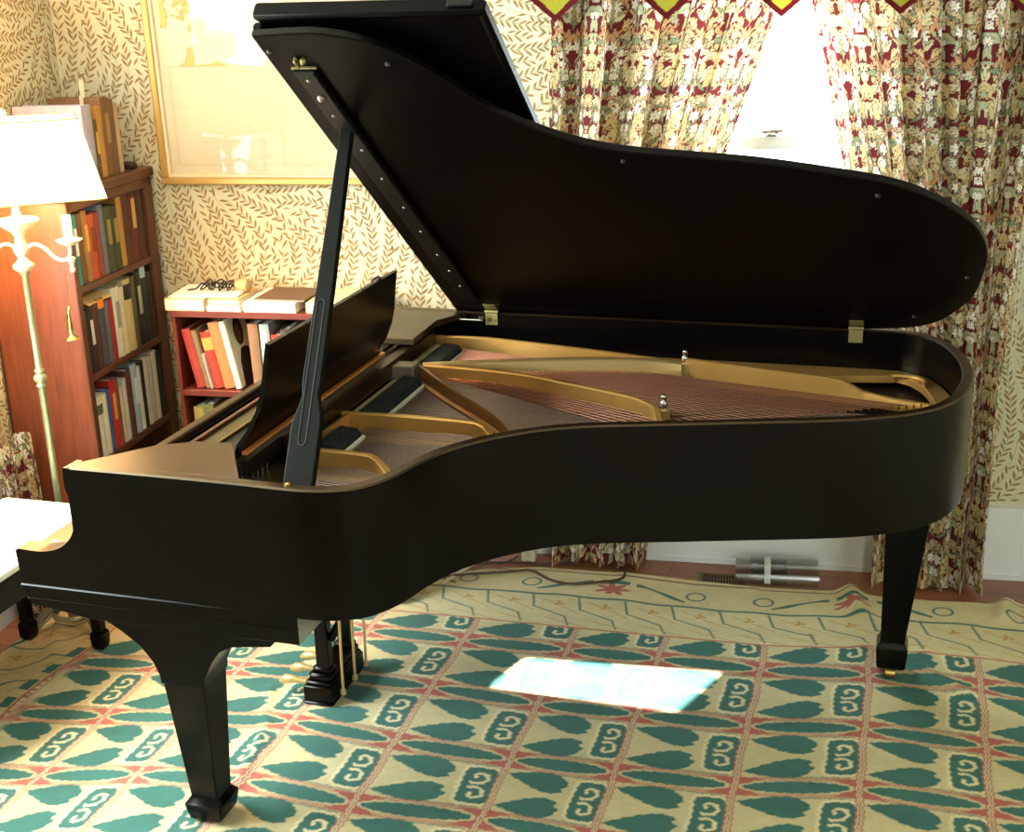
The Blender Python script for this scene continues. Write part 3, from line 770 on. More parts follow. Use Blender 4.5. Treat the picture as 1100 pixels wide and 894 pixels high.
    mb.bbox((.560,1.492,.034),(1.064,1.512,.070),.004,LM); mb.bbox((1.050,.0,.038),(1.070,1.512,.064),.004,LM)
    fl=mb.build('front_flap',M['lid_under'],lid,auto=40)
    mb=MB(); mb.bbox((.99,1.512,.045),(1.045,1.520,.062),.002,LM); mb.build('flap_lock',M['blackin'],fl)
    # hinge between lid and flap
    mb=MB(); mb.tube([LP(.562,0,.029),LP(.562,1.485,.029)],.010,8); mb.build('lid_hinge_rod',M['lid_under'],lid,smooth=True)
    # batten under the lid with screws, latch, rubber buttons
    mb=MB(); mb.prism([(.612,.10),(.607,1.375),(.655,1.375),(.668,.10)],-.016,0,'z',M=LM,bev=.003); bt=mb.build('lid_batten',M['blackin'],lid)
    for (x,s) in ((.630,1.345),(.630,1.197),(.640,1.039),(.640,.894),(.643,.735),(.643,.591),(.643,.441),(.645,.33),(.645,.22)):
        mb=MB(); mb.lathe([(.0045,0),(.004,-.002),(0,-.003)],(0,0,0),12,LM@Matrix.Translation((x,s,-.016))); mb.build('screw',M['grey_metal'],bt,auto=60)
    mb=MB(); mb.lathe([(.009,0),(.009,-.004),(.004,-.009),(0,-.010)],(0,0,0),14,LM@Matrix.Translation((.632,1.275,-.016))); mb.build('prop_socket',M['grey_metal'],bt,auto=60)
    mb=MB(); mb.bbox((.622,1.388,-.014),(.629,1.415,0),.002,LM); mb.lathe([(.007,0),(.008,-.006),(.004,-.012),(0,-.014)],(0,0,0),12,LM@Matrix.Translation((.640,1.404,0)))
    mb.bbox((.600,1.372,-.006),(.66,1.378,0),.001,LM); mb.build('lid_latch',M['dull_brass'],lid)
    for (x,s) in ((.575,1.437),(.827,1.385),(1.263,.972),(1.833,.823),(2.060,.376),(1.941,.093)):
        mb=MB(); mb.lathe([(.006,0),(.006,-.004),(0,-.006)],(0,0,0),12,LM@Matrix.Translation((x,s,0))); mb.build('rubber_button',M['button'],lid,auto=60)
    # butt hinges on the spine
    for x in (.682,1.785):
        mb=MB(); mb.bbox((x-.020,1.4715,.938),(x+.020,1.4765,.976),.001); mb.tube([(x-.022,1.474,.981),(x+.022,1.474,.981)],.0055,10)
        for dx in (-.009,.009): mb.lathe([(.003,0),(.003,.004)],(0,0,0),8,Matrix.Translation((x+dx,1.4715,.955))@Matrix.Rotation(PI/2,4,'X'))
        mb.bbox((x-.020,.006,-.003),(x+.020,.045,.0),.001,LM)
        mb.build('butt_hinge',M['dull_brass'],P,auto=40)
    # prop stick
    a=Vector((.702,.022,.93)); b=Vector((.632,.572,1.640)); ax=(b-a).normalized(); L=(b-a).length
    sx=Vector((1,0,0)); sx=(sx-ax*sx.dot(ax)).normalized(); sy=ax.cross(sx)
    PM=Matrix(((sx.x,sy.x,ax.x,a.x),(sx.y,sy.y,ax.y,a.y),(sx.z,sy.z,ax.z,a.z),(0,0,0,1)))
    pr=[(-.034,0),(-.034,.16),(-.030,.185),(-.021,.215),(-.018,.235),(-.022,.262),(-.0225,.29),(-.020,.5),(-.0145,L),(.0145,L),(.020,.5),(.0215,.29),(.022,.262),(.020,.235),(.026,.21),(.033,.185),(.034,.16),(.034,0)]
    mb=MB(); mb.prism(pr,-.010,.010,'y',M=PM,bev=.0025); st=mb.build('lid_prop',M['prop'],P)
    slot=[(.010*math.cos(t_)-.004,.12+.010*math.sin(t_)) for t_ in np.linspace(PI,2*PI,9)]+[(.006-.002,.47),(-.012+.002,.47)]
    def groove(pts,w):
        mb=MB(); P3=[PM@Vector((x,-.0098,z)) for x,z in pts]; mb.tube(P3,w,6); return mb
    gp=[(-.012,.45)]+[(-.012,.13)]+[(-.003+.009*math.cos(t_),.13+.012*math.sin(t_)) for t_ in np.linspace(PI,2*PI,9)]+[(.006,.45)]+[(-.003+.009*math.cos(t_),.45+.010*math.sin(t_)) for t_ in np.linspace(0,PI,9)]
    groove(gp,.0016).build('prop_groove',M['cable_black'],st)
    mb=MB(); mb.lathe([(.008,0),(.008,.003),(.003,.005),(0,.005)],(.700,-.008,.976),12); mb.build('prop_hinge',M['brass'],P)
    # --- legs
    def leg_mesh(rings):
        mb=MB(); vs=[]
        for w,z,cx,cy in rings:
            h=w/2; b=.003
            for x,y in [(-h+b,-h),(h-b,-h),(h,-h+b),(h,h-b),(h-b,h),(-h+b,h),(-h,h-b),(-h,-h+b)]: vs.append((cx+x,cy+y,z))
        L=len(rings); fs=[tuple(reversed(range(8))),tuple(range(8*L-8,8*L))]
        for r in range(L-1):
            for i in range(8): j=(i+1)%8; fs.append((r*8+i,r*8+j,r*8+8+j,r*8+8+i))
        mb.add(vs,fs); return mb
    for side in (0,1):
        Y=(lambda y: y) if side==0 else (lambda y:1.485-y)
        fx,fy=.342,Y(.133)
        lg=leg_mesh([(.074,.014,fx,fy),(.086,.020,fx,fy),(.098,.055,fx,fy),(.098,.061,fx,fy),(.076,.076,fx,fy),(.072,.080,fx,fy),(.112,.47,.364,Y(.086)),(.114,.56,.364,Y(.087))])
        pl=[(.07,.607),(.149,.590),(.191,.572),(.222,.553),(.264,.522),(.292,.486),(.306,.452),(.308,.43),(.420,.43),(.422,.452),(.446,.500),(.468,.530),(.500,.548),(.541,.554),(.60,.562),(.615,.577),(.640,.594),(.67,.607)]
        lg.prism(pl,min(Y(.028),Y(.146)),max(Y(.028),Y(.146)),'y',bev=.003)
        o=lg.build('front_leg',K,P,auto=35)
        mb=MB(); mb.lathe([(.010,-.008),(.014,-.006),(.014,.006),(.010,.008)],(0,0,0),14,Matrix.Translation((fx,fy,.020))@Matrix.Rotation(PI/2,4,'X')); mb.build('caster',M['brass'],o,auto=50)
    lg=leg_mesh([(.070,.036,1.945,1.245),(.080,.042,1.945,1.245),(.088,.094,1.945,1.245),(.088,.102,1.945,1.245),(.071,.118,1.945,1.245),(.067,.121,1.945,1.245),(.128,.60,1.965,1.245)]); lg.bbox((1.89,1.175,.60),(2.035,1.315,.690),.004)
    o=lg.build('tail_leg',K,P,auto=35)
    mb=MB(); mb.lathe([(.008,-.016),(.016,-.014),(.016,.014),(.008,.016)],(0,0,0),16,Matrix.Translation((1.945,1.215,.024))@Matrix.Rotation(PI/2,4,'Y')); mb.tube([(1.945,1.235,.024),(1.945,1.245,.036)],.009,8); mb.build('caster',M['brass'],o,auto=50)
    # --- lyre
    mb=MB(); 
    def step(x0,x1,y0,y1,z0,z1,b=.003): mb.bbox((x0,y0,z0),(x1,y1,z1),b)
    step(.334,.430,.664,.905,.010,.018); step(.338,.427,.668,.901,.018,.066); step(.343,.424,.674,.895,.066,.078,.004); step(.350,.420,.680,.890,.078,.100,.006)
    for y in (.690,.838): mb.bbox((.360,y,.10),(.418,y+.042,.118),.006); mb.bbox((.372,y+.004,.11),(.412,y+.038,.612),.003)
    mb.build('pedal_lyre',K,P,auto=35)
    for y in (.715,.785,.855):
        mb=MB(); pts=[(.345,y,.050),(.31,y,.052),(.285,y,.055),(.262,y,.052),(.245,y,.044)]; mb.tube(pts,[.007,.008,.012,.015,.009],10); mb.build('pedal',M['goldpale'],P,smooth=True)  # pale gold paints in the light washing over the brass pedals
    for y in (.70,.785,.868):
        mb=MB(); mb.tube([(.448,y,.045),(.452,y,.30),(.456,y,.607)],.0042,8); mb.lathe([(.009,0),(.009,.014)],(.448,y,.036),8); mb.build('pedal_rod',M['goldpale'],P,auto=50)
    for y in (.712,.858):
        mb=MB(); 
        q=[Vector((.415,y,.20)),Vector((.640,y,.605))]; mb.tube(q,.012,4); mb.build('lyre_brace',K,P)
build_piano()

# ------------------------------------------------------------------ books and shelves
def cloth(col,i): return mat('book_cloth_%d'%i,col,.6,noise=.12,nscale=30)
_bk=[0]; BCAT='book'
def book(name,M4,th,h,dep,col,label,group,title=None,tilt=0,band=None,jacket=False):
    """upright book: local x = thickness, y = depth (spine at y=0), z = height ; M4 places local frame"""
    _bk[0]+=1
    r=empty(name); r.matrix_world=M4
    tag(r,label,'book',group)
    c=cloth(col,_bk[0])
    mb=MB(); b=.0022
    # cover: spine + two boards, slightly rounded spine
    mb.prism([(0,dep),(0,.004),(th*.18,.0008),(th*.5,-.0012),(th*.82,.0008),(th,.004),(th,dep),(th-b,dep),(th-b,.006),(b,.006),(b,dep)],0,h,'z')
    cv=mb.build('cover',c,r,auto=60)
    mb=MB(); mb.box((b,.006,.004),(th-b,dep-.004,h-.004)); mb.build('pages',M['paper'],r)
    if title is not None:
        tm=mat('title_%d'%_bk[0],title,.5)
        mb=MB()
        mb.box((th*.28,-.0022,h*.42),(th*.72,.0,h*.80))
        mb.build('spine_label',tm,r)
    if band is not None:
        tm=mat('band_%d'%_bk[0],band[0],.6); mb=MB(); mb.prism([(0,.004),(th*.5,-.0024),(th,.004),(th,.002),(th*.5,-.0034),(0,.002)],h*band[1],h*band[2],'z'); mb.build('spine_band',tm,r)
    return r

def tall_case():
    # near side plane d=.58, far d=.025 ; front plane s=-.45 ; depth to left wall
    r=empty('tall_bookcase',(0,0,0)); tag(r,'tall reddish brown wooden bookcase standing in the corner behind the floor lamp','bookcase')
    B=lambda mb,lo,hi,b=.002: mb.bbox(lo,hi,b,WM)
    f,bk=-.450,SL+.012; n0,n1=.606,.030
    mb=MB(); B(mb,(bk,n0-.022,0),(f-.004,n0,1.352)); mb.build('side_panel',M['cherry'],r)
    mb=MB(); B(mb,(bk,n1,0),(f-.004,n1+.022,1.352)); mb.build('side_panel',M['walnut'],r)
    mb=MB(); B(mb,(bk-.004,n1,.0),(bk+.008,n0,1.352)); mb.build('back_panel',M['darkwood'],r)
    mb=MB(); B(mb,(f-.006,n0-.026,0),(f,n0+.001,1.352)); B(mb,(f-.018,n1-.001,0),(f,n1+.055,1.352)); B(mb,(f-.005,n1,1.318),(f,n0,1.352)); B(mb,(f-.018,n1,0),(f,n0,.09)); mb.build('face_frame',M['walnut'],r)
    mb=MB(); B(mb,(bk-.004,n1-.006,1.352),(f+.010,n0+.010,1.385),.004); mb.build('top_board',M['walnut'],r)
    for z in SH:
        mb=MB(); B(mb,(bk+.008,n1+.022,z-.022),(f-.001,n0-.022,z)); mb.build('shelf',M['walnut'],r)
    return r
SH=[.505,.795,1.083]
SH=[z for z in SH]
tall_case()

def row(z,start,items,group,where,sfront=-.4575,d0=.578,back=False):
    if d0>.5:
        k=.488/sum(i[0] for i in items); items=[(i[0]*k,)+tuple(i[1:]) for i in items]
    """items near->far: (thickness,height,depth,colour,short look,title,band)"""
    d=d0
    for it in items:
        th,h,dep,col,look=it[:5]; title=it[5] if len(it)>5 else None; band=it[6] if len(it)>6 else None
        # local x (thickness) -> -d direction (towards wall), local y (depth) -> -s (towards left wall)
        o=W(sfront,d,z); 
        M4=Matrix(((N_.x,-E_.x,0,o.x),(N_.y,-E_.y,0,o.y),(0,0,1,o.z),(0,0,0,1)))
        b=book('book',M4,th-.0012,h,dep,col,look+' '+where,group,title,0,band)
        d-=th
    return d

row(SH[2]+.001,0,[(.026,.225,.16,(20,128,122),'turquoise book with white spine lettering',(225,235,230)),
 (.024,.222,.16,(96,66,36),'brown book with paper slip, right of the turquoise one'),
 (.026,.226,.16,(150,104,52),'tan cloth book third from the near end',(200,160,80)),
 (.030,.208,.16,(172,74,34),'orange book beside the red brown one',(120,50,24)),
 (.024,.208,.16,(132,52,30),'red brown book right of the orange one'),
 (.022,.228,.17,(98,98,116),'slate blue book next to the two green ones'),
 (.034,.215,.16,(58,62,36),'first of two dark green books, olive titled',(140,120,60)),
 (.034,.210,.16,(48,54,32),'second of two dark green books, nearer the brown tall ones',(140,120,60)),
 (.026,.245,.18,(166,118,50),'tall ochre book'),
 (.034,.262,.18,(74,38,20),'very tall dark brown book'),
 (.036,.266,.18,(84,24,18),'tall dark red book with gold dots on its spine',(190,150,80)),
 (.040,.255,.18,(64,34,22),'last dark leather book at the far end')],'books on the upper shelf of the tall bookcase','on tall bookcase upper shelf')
row(SH[1]+.001,0,[(.022,.205,.16,(30,24,20),'near black book at the near end'),
 (.028,.212,.16,(34,26,22),'black book with white lettering down its spine',(210,205,190)),
 (.030,.214,.16,(70,40,28),'dark brown book under the folded papers'),
 (.032,.222,.16,(64,68,72),'grey book with an orange label at the top',None,((226,130,40),.86,1.0)),
 (.022,.208,.16,(88,92,92),'mottled grey book'),
 (.024,.205,.15,(150,24,38),'crimson book standing lower than its neighbours'),
 (.040,.236,.17,(212,204,178),'thick white jacketed book',(150,150,140)),
 (.026,.228,.17,(206,190,150),'cream book right of the thick white one'),
 (.040,.246,.17,(204,178,124),'cream yellow book with a black block on its spine',None,((40,34,26),.72,.93)),
 (.024,.246,.17,(92,82,44),'olive book'),
 (.036,.255,.17,(34,34,26),'black book with small pale lettering',(180,170,140)),
 (.030,.262,.18,(40,52,44),'dark book with a silver grey top',None,((170,180,184),.86,1.0)),
 (.036,.235,.18,(52,40,28),'dark brown book at the far end')],'books on the middle shelf of the tall bookcase','on tall bookcase middle shelf')
row(SH[0]+.001,0,[(.040,.206,.17,(224,218,196),'white book with green oval emblem, at the near end',None,((84,104,60),.72,.88)),
 (.026,.206,.17,(222,210,180),'cream book beside the white emblem book'),
 (.020,.212,.17,(40,88,140),'thin blue book'),
 (.030,.236,.17,(178,30,30),'bright red book with gold lettering',(214,160,90)),
 (.020,.228,.16,(124,70,44),'thin brown book right of the red one'),
 (.022,.200,.16,(196,178,148),'short tan book'),
 (.020,.216,.16,(188,184,180),'thin grey white book'),
 (.034,.236,.17,(86,50,38),'dark chestnut book'),
 (.034,.246,.18,(160,176,192),'pale blue tall book',(210,215,220)),
 (.020,.226,.17,(212,206,190),'thin white book'),
 (.022,.238,.17,(44,40,36),'black book with grey label'),
 (.030,.246,.18,(216,200,176),'cream tall book with curled blue top'),
 (.022,.240,.18,(196,186,170),'grey cream book'),
 (.028,.250,.18,(222,210,184),'pale cream book next to the dark green one'),
 (.030,.240,.18,(30,48,40),'dark green book at the far end')],'books on the lower shelf of the tall bookcase','on tall bookcase lower shelf')
# top of the case
row(1.386,0,[(.062,.235,.24,(160,152,168),'large lavender grey volume'),
 (.026,.185,.16,(84,60,30),'short dark olive book with gold title',(190,150,70)),
 (.038,.225,.18,(170,120,54),'golden tan book with white paper slip'),
 (.050,.250,.19,(112,74,36),'tall brown book with framed title',(150,110,60)),
 (.032,.240,.19,(104,72,44),'brown tall book second from the far end'),
 (.028,.225,.18,(176,142,100),'pale tan book with dark far edge')],'books on top of the tall bookcase','on top of tall bookcase',sfront=-.47,d0=.40)
def slip(s,d,z,w,h,label):
    mb=MB(); mb.box((s-.002,d,z),(s,d+w,z+h),WM); tag(mb.build('paper_slip',M['paper']),label,'paper slip','paper slips on top of the tall bookcase')
slip(-.53,.275,1.60,.020,.045,'small white paper slip sticking out of the golden tan book'); slip(-.55,.225,1.625,.024,.066,'tall white paper slip sticking up from the tall brown book')
mb=MB(); mb.prism([(-.54,.065),(-.50,.055),(-.47,.08),(-.475,.12),(-.53,.125)],1.3855,1.405,'z',WM,bev=.004); tag(mb.build('dark_box',M['darkwood']),'small dark box lying at the far end of the tall bookcase top','box')
mb=MB()
o=W(-.43,.52,1.386); 
mb.prism([(-.62,.42),(-.47,.41),(-.455,.50),(-.60,.51)],1.386,1.391,'z',WM,bev=.001)
tag(mb.build('yellow_folder',mat('yellow_card',(226,188,96),.6)),'yellow card folder lying on the tall bookcase behind the lamp shade','folder')
# loose papers lying above middle-shelf books
mb=MB(); 
zz=SH[1]+.224
cv=[(-.62,0),(-.56,.012),(-.50,.010),(-.462,-.006)]
for d_a,d_b in ((.38,.53),):
    top=[W(s,d_a,zz+z) for s,z in cv]+[W(s,d_b,zz+z-.0) for s,z in cv]; bot=[v-Vector((0,0,.004)) for v in top]
    n=len(cv); fs=[]
    for i in range(n-1): fs+=[(i,i+1,n+i+1,n+i),(2*n+i,2*n+n+i,2*n+n+i+1,2*n+i+1)]
    fs+=[(0,n,3*n,2*n),(n-1,3*n-1,4*n-1,2*n-1)]
    for i in range(n-1): fs+=[(i,2*n+i,2*n+i+1,i+1),(n+i,n+i+1,3*n+i+1,3*n+i)]
    mb.add(top+bot,fs)
tag(mb.build('folded_papers',mat('buff_paper',(222,184,122),.7)),'buff folded papers laid over the near books on the middle shelf','papers')

def small_case():
    r=empty('low_bookcase'); tag(r,'low cherry red bookcase against the wall behind the piano keyboard end','bookcase')
    s0,s1,df,zt=-.318,.36,.262,.932
    Bx=lambda lo,hi,n,m=M['cherrylight'],b=.002: (lambda mb:(mb.bbox(lo,hi,b,WM),mb.build(n,m,r)))(MB())
    Bx((s0,.03,0),(s0+.014,df-.003,zt-.02),'side_panel'); Bx((s1-.02,.03,0),(s1,df-.003,zt-.02),'side_panel')
    Bx((s0,.028,0),(s1,.036,zt-.02),'back_panel',M['darkwood'])
    Bx((s0-.004,.03,zt-.022),(s1+.004,df+.002,zt),'top_board')
    for z in (.652,.36,.08): Bx((s0+.014,.036,z-.022),(s1-.02,df-.004,z),'shelf')
small_case()
def lean(s,z,th,h,dep,col,label,ang,title=None,band=None,df=.238,group='leaning books in the low bookcase'):
    o=W(s,df,z); R=Matrix.Rotation(ang,4,'Y')
    base=Matrix(((E_.x,N_.x,0,o.x),(E_.y,N_.y,0,o.y),(0,0,1,o.z),(0,0,0,1)))
    return book('book',base@R,th,h,dep,col,label,group,title,0,band)
# left leaning row: bases to the right of tops
A=-.185
zs=.653
items=[(-.262,.032,.210,(160,54,42),'red book leaning at the left end of the low bookcase shelf',None,None),
       (-.229,.022,.206,(130,108,76),'grey brown book leaning right of the red one',None,None),
       (-.196,.036,.200,(164,56,38),'red book with a yellow orange band, leaning in the low bookcase',None,((220,156,76),.68,.90)),
       (-.159,.038,.236,(200,122,70),'orange book leaning beside the pale jacketed one',None,None)]
for s,th,h,col,lb,ti,ba in items:
    lean(s,zs+abs(math.sin(A))*0+.0,th,h,.16,col,lb,A,ti,ba)
# shift each so its lowest corner touches: handled by pivot at left corner (leaning left => right corner dips)
lean(-.2055,zs,.006,.125,.10,(236,232,228),'thin white booklet leaning between the books in the low bookcase',A,df=.247)
pj=lean(-.119,zs,.024,.240,.165,(224,222,196),'pale green jacketed book with a dark portrait on its cover',A)
# cover picture: dark oval head and shoulders silhouette on the right hand board
mb=MB(); th=.024
def onb(pts,off): return [(th+off,y,z) for y,z in pts]
head=[(.085+.036*math.cos(t),.185+.050*math.sin(t)) for t in np.linspace(0,2*PI,22)[:-1]]
sh_=[(.03,.0),(.155,.0),(.155,.10),(.11,.125),(.07,.125),(.045,.085)]
mb.add(onb(head,.0012),[tuple(range(len(head)))]); mb.add(onb(sh_,.0010),[tuple(range(len(sh_)))])
pp=mb.build('cover_portrait',mat('portrait_dark',(46,34,28),.6),pj)
mb=MB(); face=[(.078+.022*math.cos(t),.178+.034*math.sin(t)) for t in np.linspace(0,2*PI,18)[:-1]]; mb.add(onb(face,.0016),[tuple(range(len(face)))]); mb.build('cover_face',mat('portrait_face',(120,84,62),.6),pp)
lean(-.052,zs,.036,.232,.16,(140,104,76),'brown cloth book right of the portrait cover book',-.03)
lean(-.012,zs,.034,.232,.16,(150,170,170),'blue grey book with a round emblem on its spine',-.02,(220,214,190))
lean(.026,zs,.030,.195,.16,(206,60,50),'red and yellow book seen past the music desk',-.01,None,((230,170,60),.7,.9))
lean(.060,zs,.030,.215,.16,(70,62,70),'dark book at the right of the red and yellow one',-.01)
lean(.094,zs,.030,.215,.16,(110,60,50),'maroon book near the right end of the low bookcase',-.01)
g2='books on the lower shelf of the low bookcase'
for k,(s,th,h,col,lb) in enumerate([(-.285,.038,.222,(150,132,70),'olive yellow book at the left end'),(-.245,.034,.232,(104,104,56),'dark olive book second from the left'),(-.209,.030,.220,(160,140,90),'tan olive book third from the left'),(-.177,.030,.236,(190,90,60),'orange topped book'),(-.145,.028,.218,(150,110,70),'brown book beside the orange topped one'),(-.115,.034,.236,(120,120,90),'grey green book'),(-.079,.034,.226,(90,60,50),'maroon brown book'),(-.043,.034,.23,(160,140,110),'beige book')]):
    lean(s,.361,th,h,.17,col,lb+', low bookcase lower shelf',0,group=g2)
# things on top of the low bookcase
def flat(name,s0,s1,d0,d1,z0,z1,m,label,cat,group=None,rot=0):
    r=empty(name); tag(r,label,cat,group)
    c=((s0+s1)/2,(d0+d1)/2); T=WM@Matrix.Translation((c[0],c[1],0))@Matrix.Rotation(rot,4,'Z')@Matrix.Translation((-c[0],-c[1],0))
    t=min(.003,(z1-z0)*.25)
    mb=MB(); mb.box((s0,d0,z0),(s1,d1,z0+t),T); mb.box((s0,d0,z1-t),(s1,d1,z1),T); mb.box((s0,d0,z0),(s0+t,d1,z1),T); mb.build('cover',m,r)
    mb=MB(); mb.box((s0+t,d0+.003,z0+t),(s1-.003,d1-.003,z1-t),T); mb.build('pages',M['paper'],r)
    return r
zt=.933
cr=mat('cream_cover',(232,214,170),.7); wh=mat('white_cover',(240,236,226),.7); bu=mat('buff_cover',(220,180,120),.7)
flat('lying_book',-.335,-.195,.06,.262,zt,zt+.040,cr,'thick cream book lying at the left end of the low bookcase top','book')
flat('lying_book',-.185,-.065,.07,.262,zt,zt+.020,wh,'flat white book lying beside the thick cream one on the low bookcase','book')
flat('lying_book',-.183,-.070,.08,.255,zt+.0205,zt+.040,bu,'buff book lying on top of the flat white book','book')
flat('paper_stack',-.055,.13,.05,.262,zt,zt+.034,wh,'stack of white papers on the middle of the low bookcase','papers',rot=.0)
flat('magazine',-.02,.16,.06,.24,zt+.0345,zt+.040,mat('dark_magazine',(96,66,44),.5),'dark edged magazine lying on the stack of white papers','magazine',rot=.05)
flat('paper_stack',.165,.345,.05,.26,zt,zt+.036,cr,'cream paper stack at the right end of the low bookcase, behind the prop stick','papers')
flat('open_folder',-.33,-.09,.06,.24,zt+.041,zt+.046,wh,'open white folder spread over the left books on the low bookcase','folder',rot=-.06)
# curled cable with round end on the folder
mb=MB(); pts=[]
for i in range(180):
    t=i/179; a=t*2*PI*11; pts.append(W(-.245+.12*t+.012*math.sin(a*.37),.15+.028*math.cos(a)+.01*math.sin(a*.7),zt+.064+.013*math.sin(a+.8*math.sin(a*.31))*(.6+.4*math.sin(t*PI))))
pts=[W(-.29,.17,zt+.050),W(-.265,.16,zt+.052)]+pts
mb.tube(pts,.0026,5); r=empty('coiled_cable'); tag(r,'coiled dark cable with a round pale end lying on the white folder','cable'); mb.build('coil',M['cable_black'],r,smooth=True)
mb=MB(); mb.lathe([(0,-.03),(.012,-.028),(.020,-.01),(.024,.006),(.022,.02),(.012,.028),(0,.03)],(0,0,0),18,Matrix.Translation(W(-.095,.15,zt+.066))@Matrix.Rotation(PI/2,4,'Y'),cap=False); mb.build('round_end',mat('tan_plastic',(190,156,110),.5),r,smooth=True)

# ------------------------------------------------------------------ framed map
def framed_map():
    r=empty('framed_map'); tag(r,'large framed map print in thin gilt frame hanging above the low bookcase','picture')
    s0,s1,z0,z1=-.412,.715,1.320,2.02
    mb=MB(); 
    def bar(lo,hi,b=.004): mb.bbox(lo,hi,b,WM)
    f=.024
    bar((s0,.002,z0),(s1,.026,z0+f)); bar((s0,.002,z1-f),(s1,.026,z1)); bar((s0,.002,z0+f),(s0+f,.026,z1-f)); bar((s1-f,.002,z0+f),(s1,.026,z1-f))
    mb.build('frame',M['frame'],r)
    mb=MB(); g=.010
    bar((s0+f,.002,z0+f),(s1-f,.020,z0+f+g),.002); bar((s0+f,.002,z1-f-g),(s1-f,.020,z1-f),.002); bar((s0+f,.002,z0+f+g),(s0+f+g,.020,z1-f-g),.002); bar((s1-f-g,.002,z0+f+g),(s1-f,.020,z1-f-g),.002)
    mb.build('inner_strip',M['framelight'],r)
    # print
    m=bpy.data.materials.new('map_print'); m.use_nodes=True; nt=m.node_tree; b=nt.nodes['Principled BSDF']; b.inputs['Roughness'].default_value=.8
    tc=nt.nodes.new('ShaderNodeTexCoord'); nz=nt.nodes.new('ShaderNodeTexNoise'); nz.inputs['Scale'].default_value=5; nz.inputs['Detail'].default_value=6; nz.inputs['Roughness'].default_value=.6
    nt.links.new(tc.outputs['Object'],nz.inputs['Vector']); rp=nt.nodes.new('ShaderNodeValToRGB'); e=rp.color_ramp.elements
    e[0].position=.0; e[0].color=(*s2l((206,174,112)),1); e[1].position=1; e[1].color=(*s2l((220,206,174)),1)
    for p,c in ((.47,(206,170,104)),(.485,(176,132,76)),(.50,(220,204,170))): q=rp.color_ramp.elements.new(p); q.color=(*s2l(c),1)
    nt.links.new(nz.outputs['Fac'],rp.inputs['Fac']); nt.links.new(rp.outputs['Color'],b.inputs['Base Color'])
    a0,a1,b0,b1=s0+f+g,s1-f-g,z0+f+g,z1-f-g
    pm=mat('map_paper',(208,194,162),.8,noise=.05,nscale=3)
    mb=MB(); mb.box((a0,.003,b0),(a1,.006,b1),WM); pr_=mb.build('map_sheet',pm,r)
    mb=MB(); mb.box((a0+.02,.0061,1.715),(a0+.275,.0066,b1-.01),WM); mb.build('inset_map',m,pr_)
    # printed border lines
    mb=MB()
    for o in (.028,.034):
        t=.0012
        mb.box((a0+o,.0061,b0+o),(a1-o,.0064,b0+o+t),WM); mb.box((a0+o,.0061,b0+o),(a0+o+t,.0064,b1-o),WM); mb.box((a1-o-t,.0061,b0+o),(a1-o,.0064,b1-o),WM)
    for sx in np.arange(a0+.30,a1-.05,.115): mb.box((sx,.0061,b0+.034),(sx+.0008,.0063,b1-.034),WM)
    for zx in np.arange(b0+.11,b1-.05,.115): mb.box((a0+.034,.0061,zx),(a1-.034,.0063,zx+.0008),WM)
    mb.box((a0+.02,.0062,1.712),(a0+.277,.0067,1.715),WM); mb.box((a0+.275,.0062,1.712),(a0+.278,.0067,b1-.01),WM)
    mb.build('printed_lines',mat('sepia_line',(196,160,112),.8),pr_)
    mb=MB(); mb.box((a0,.011,b0),(a1,.013,b1),WM); mb.build('glass_pane',M['glass'],r)
    pv=W(0,.002,z0); r.matrix_world=Matrix.Translation(pv)@Matrix.Rotation(.026,4,E_)@Matrix.Translation(-pv)
framed_map()

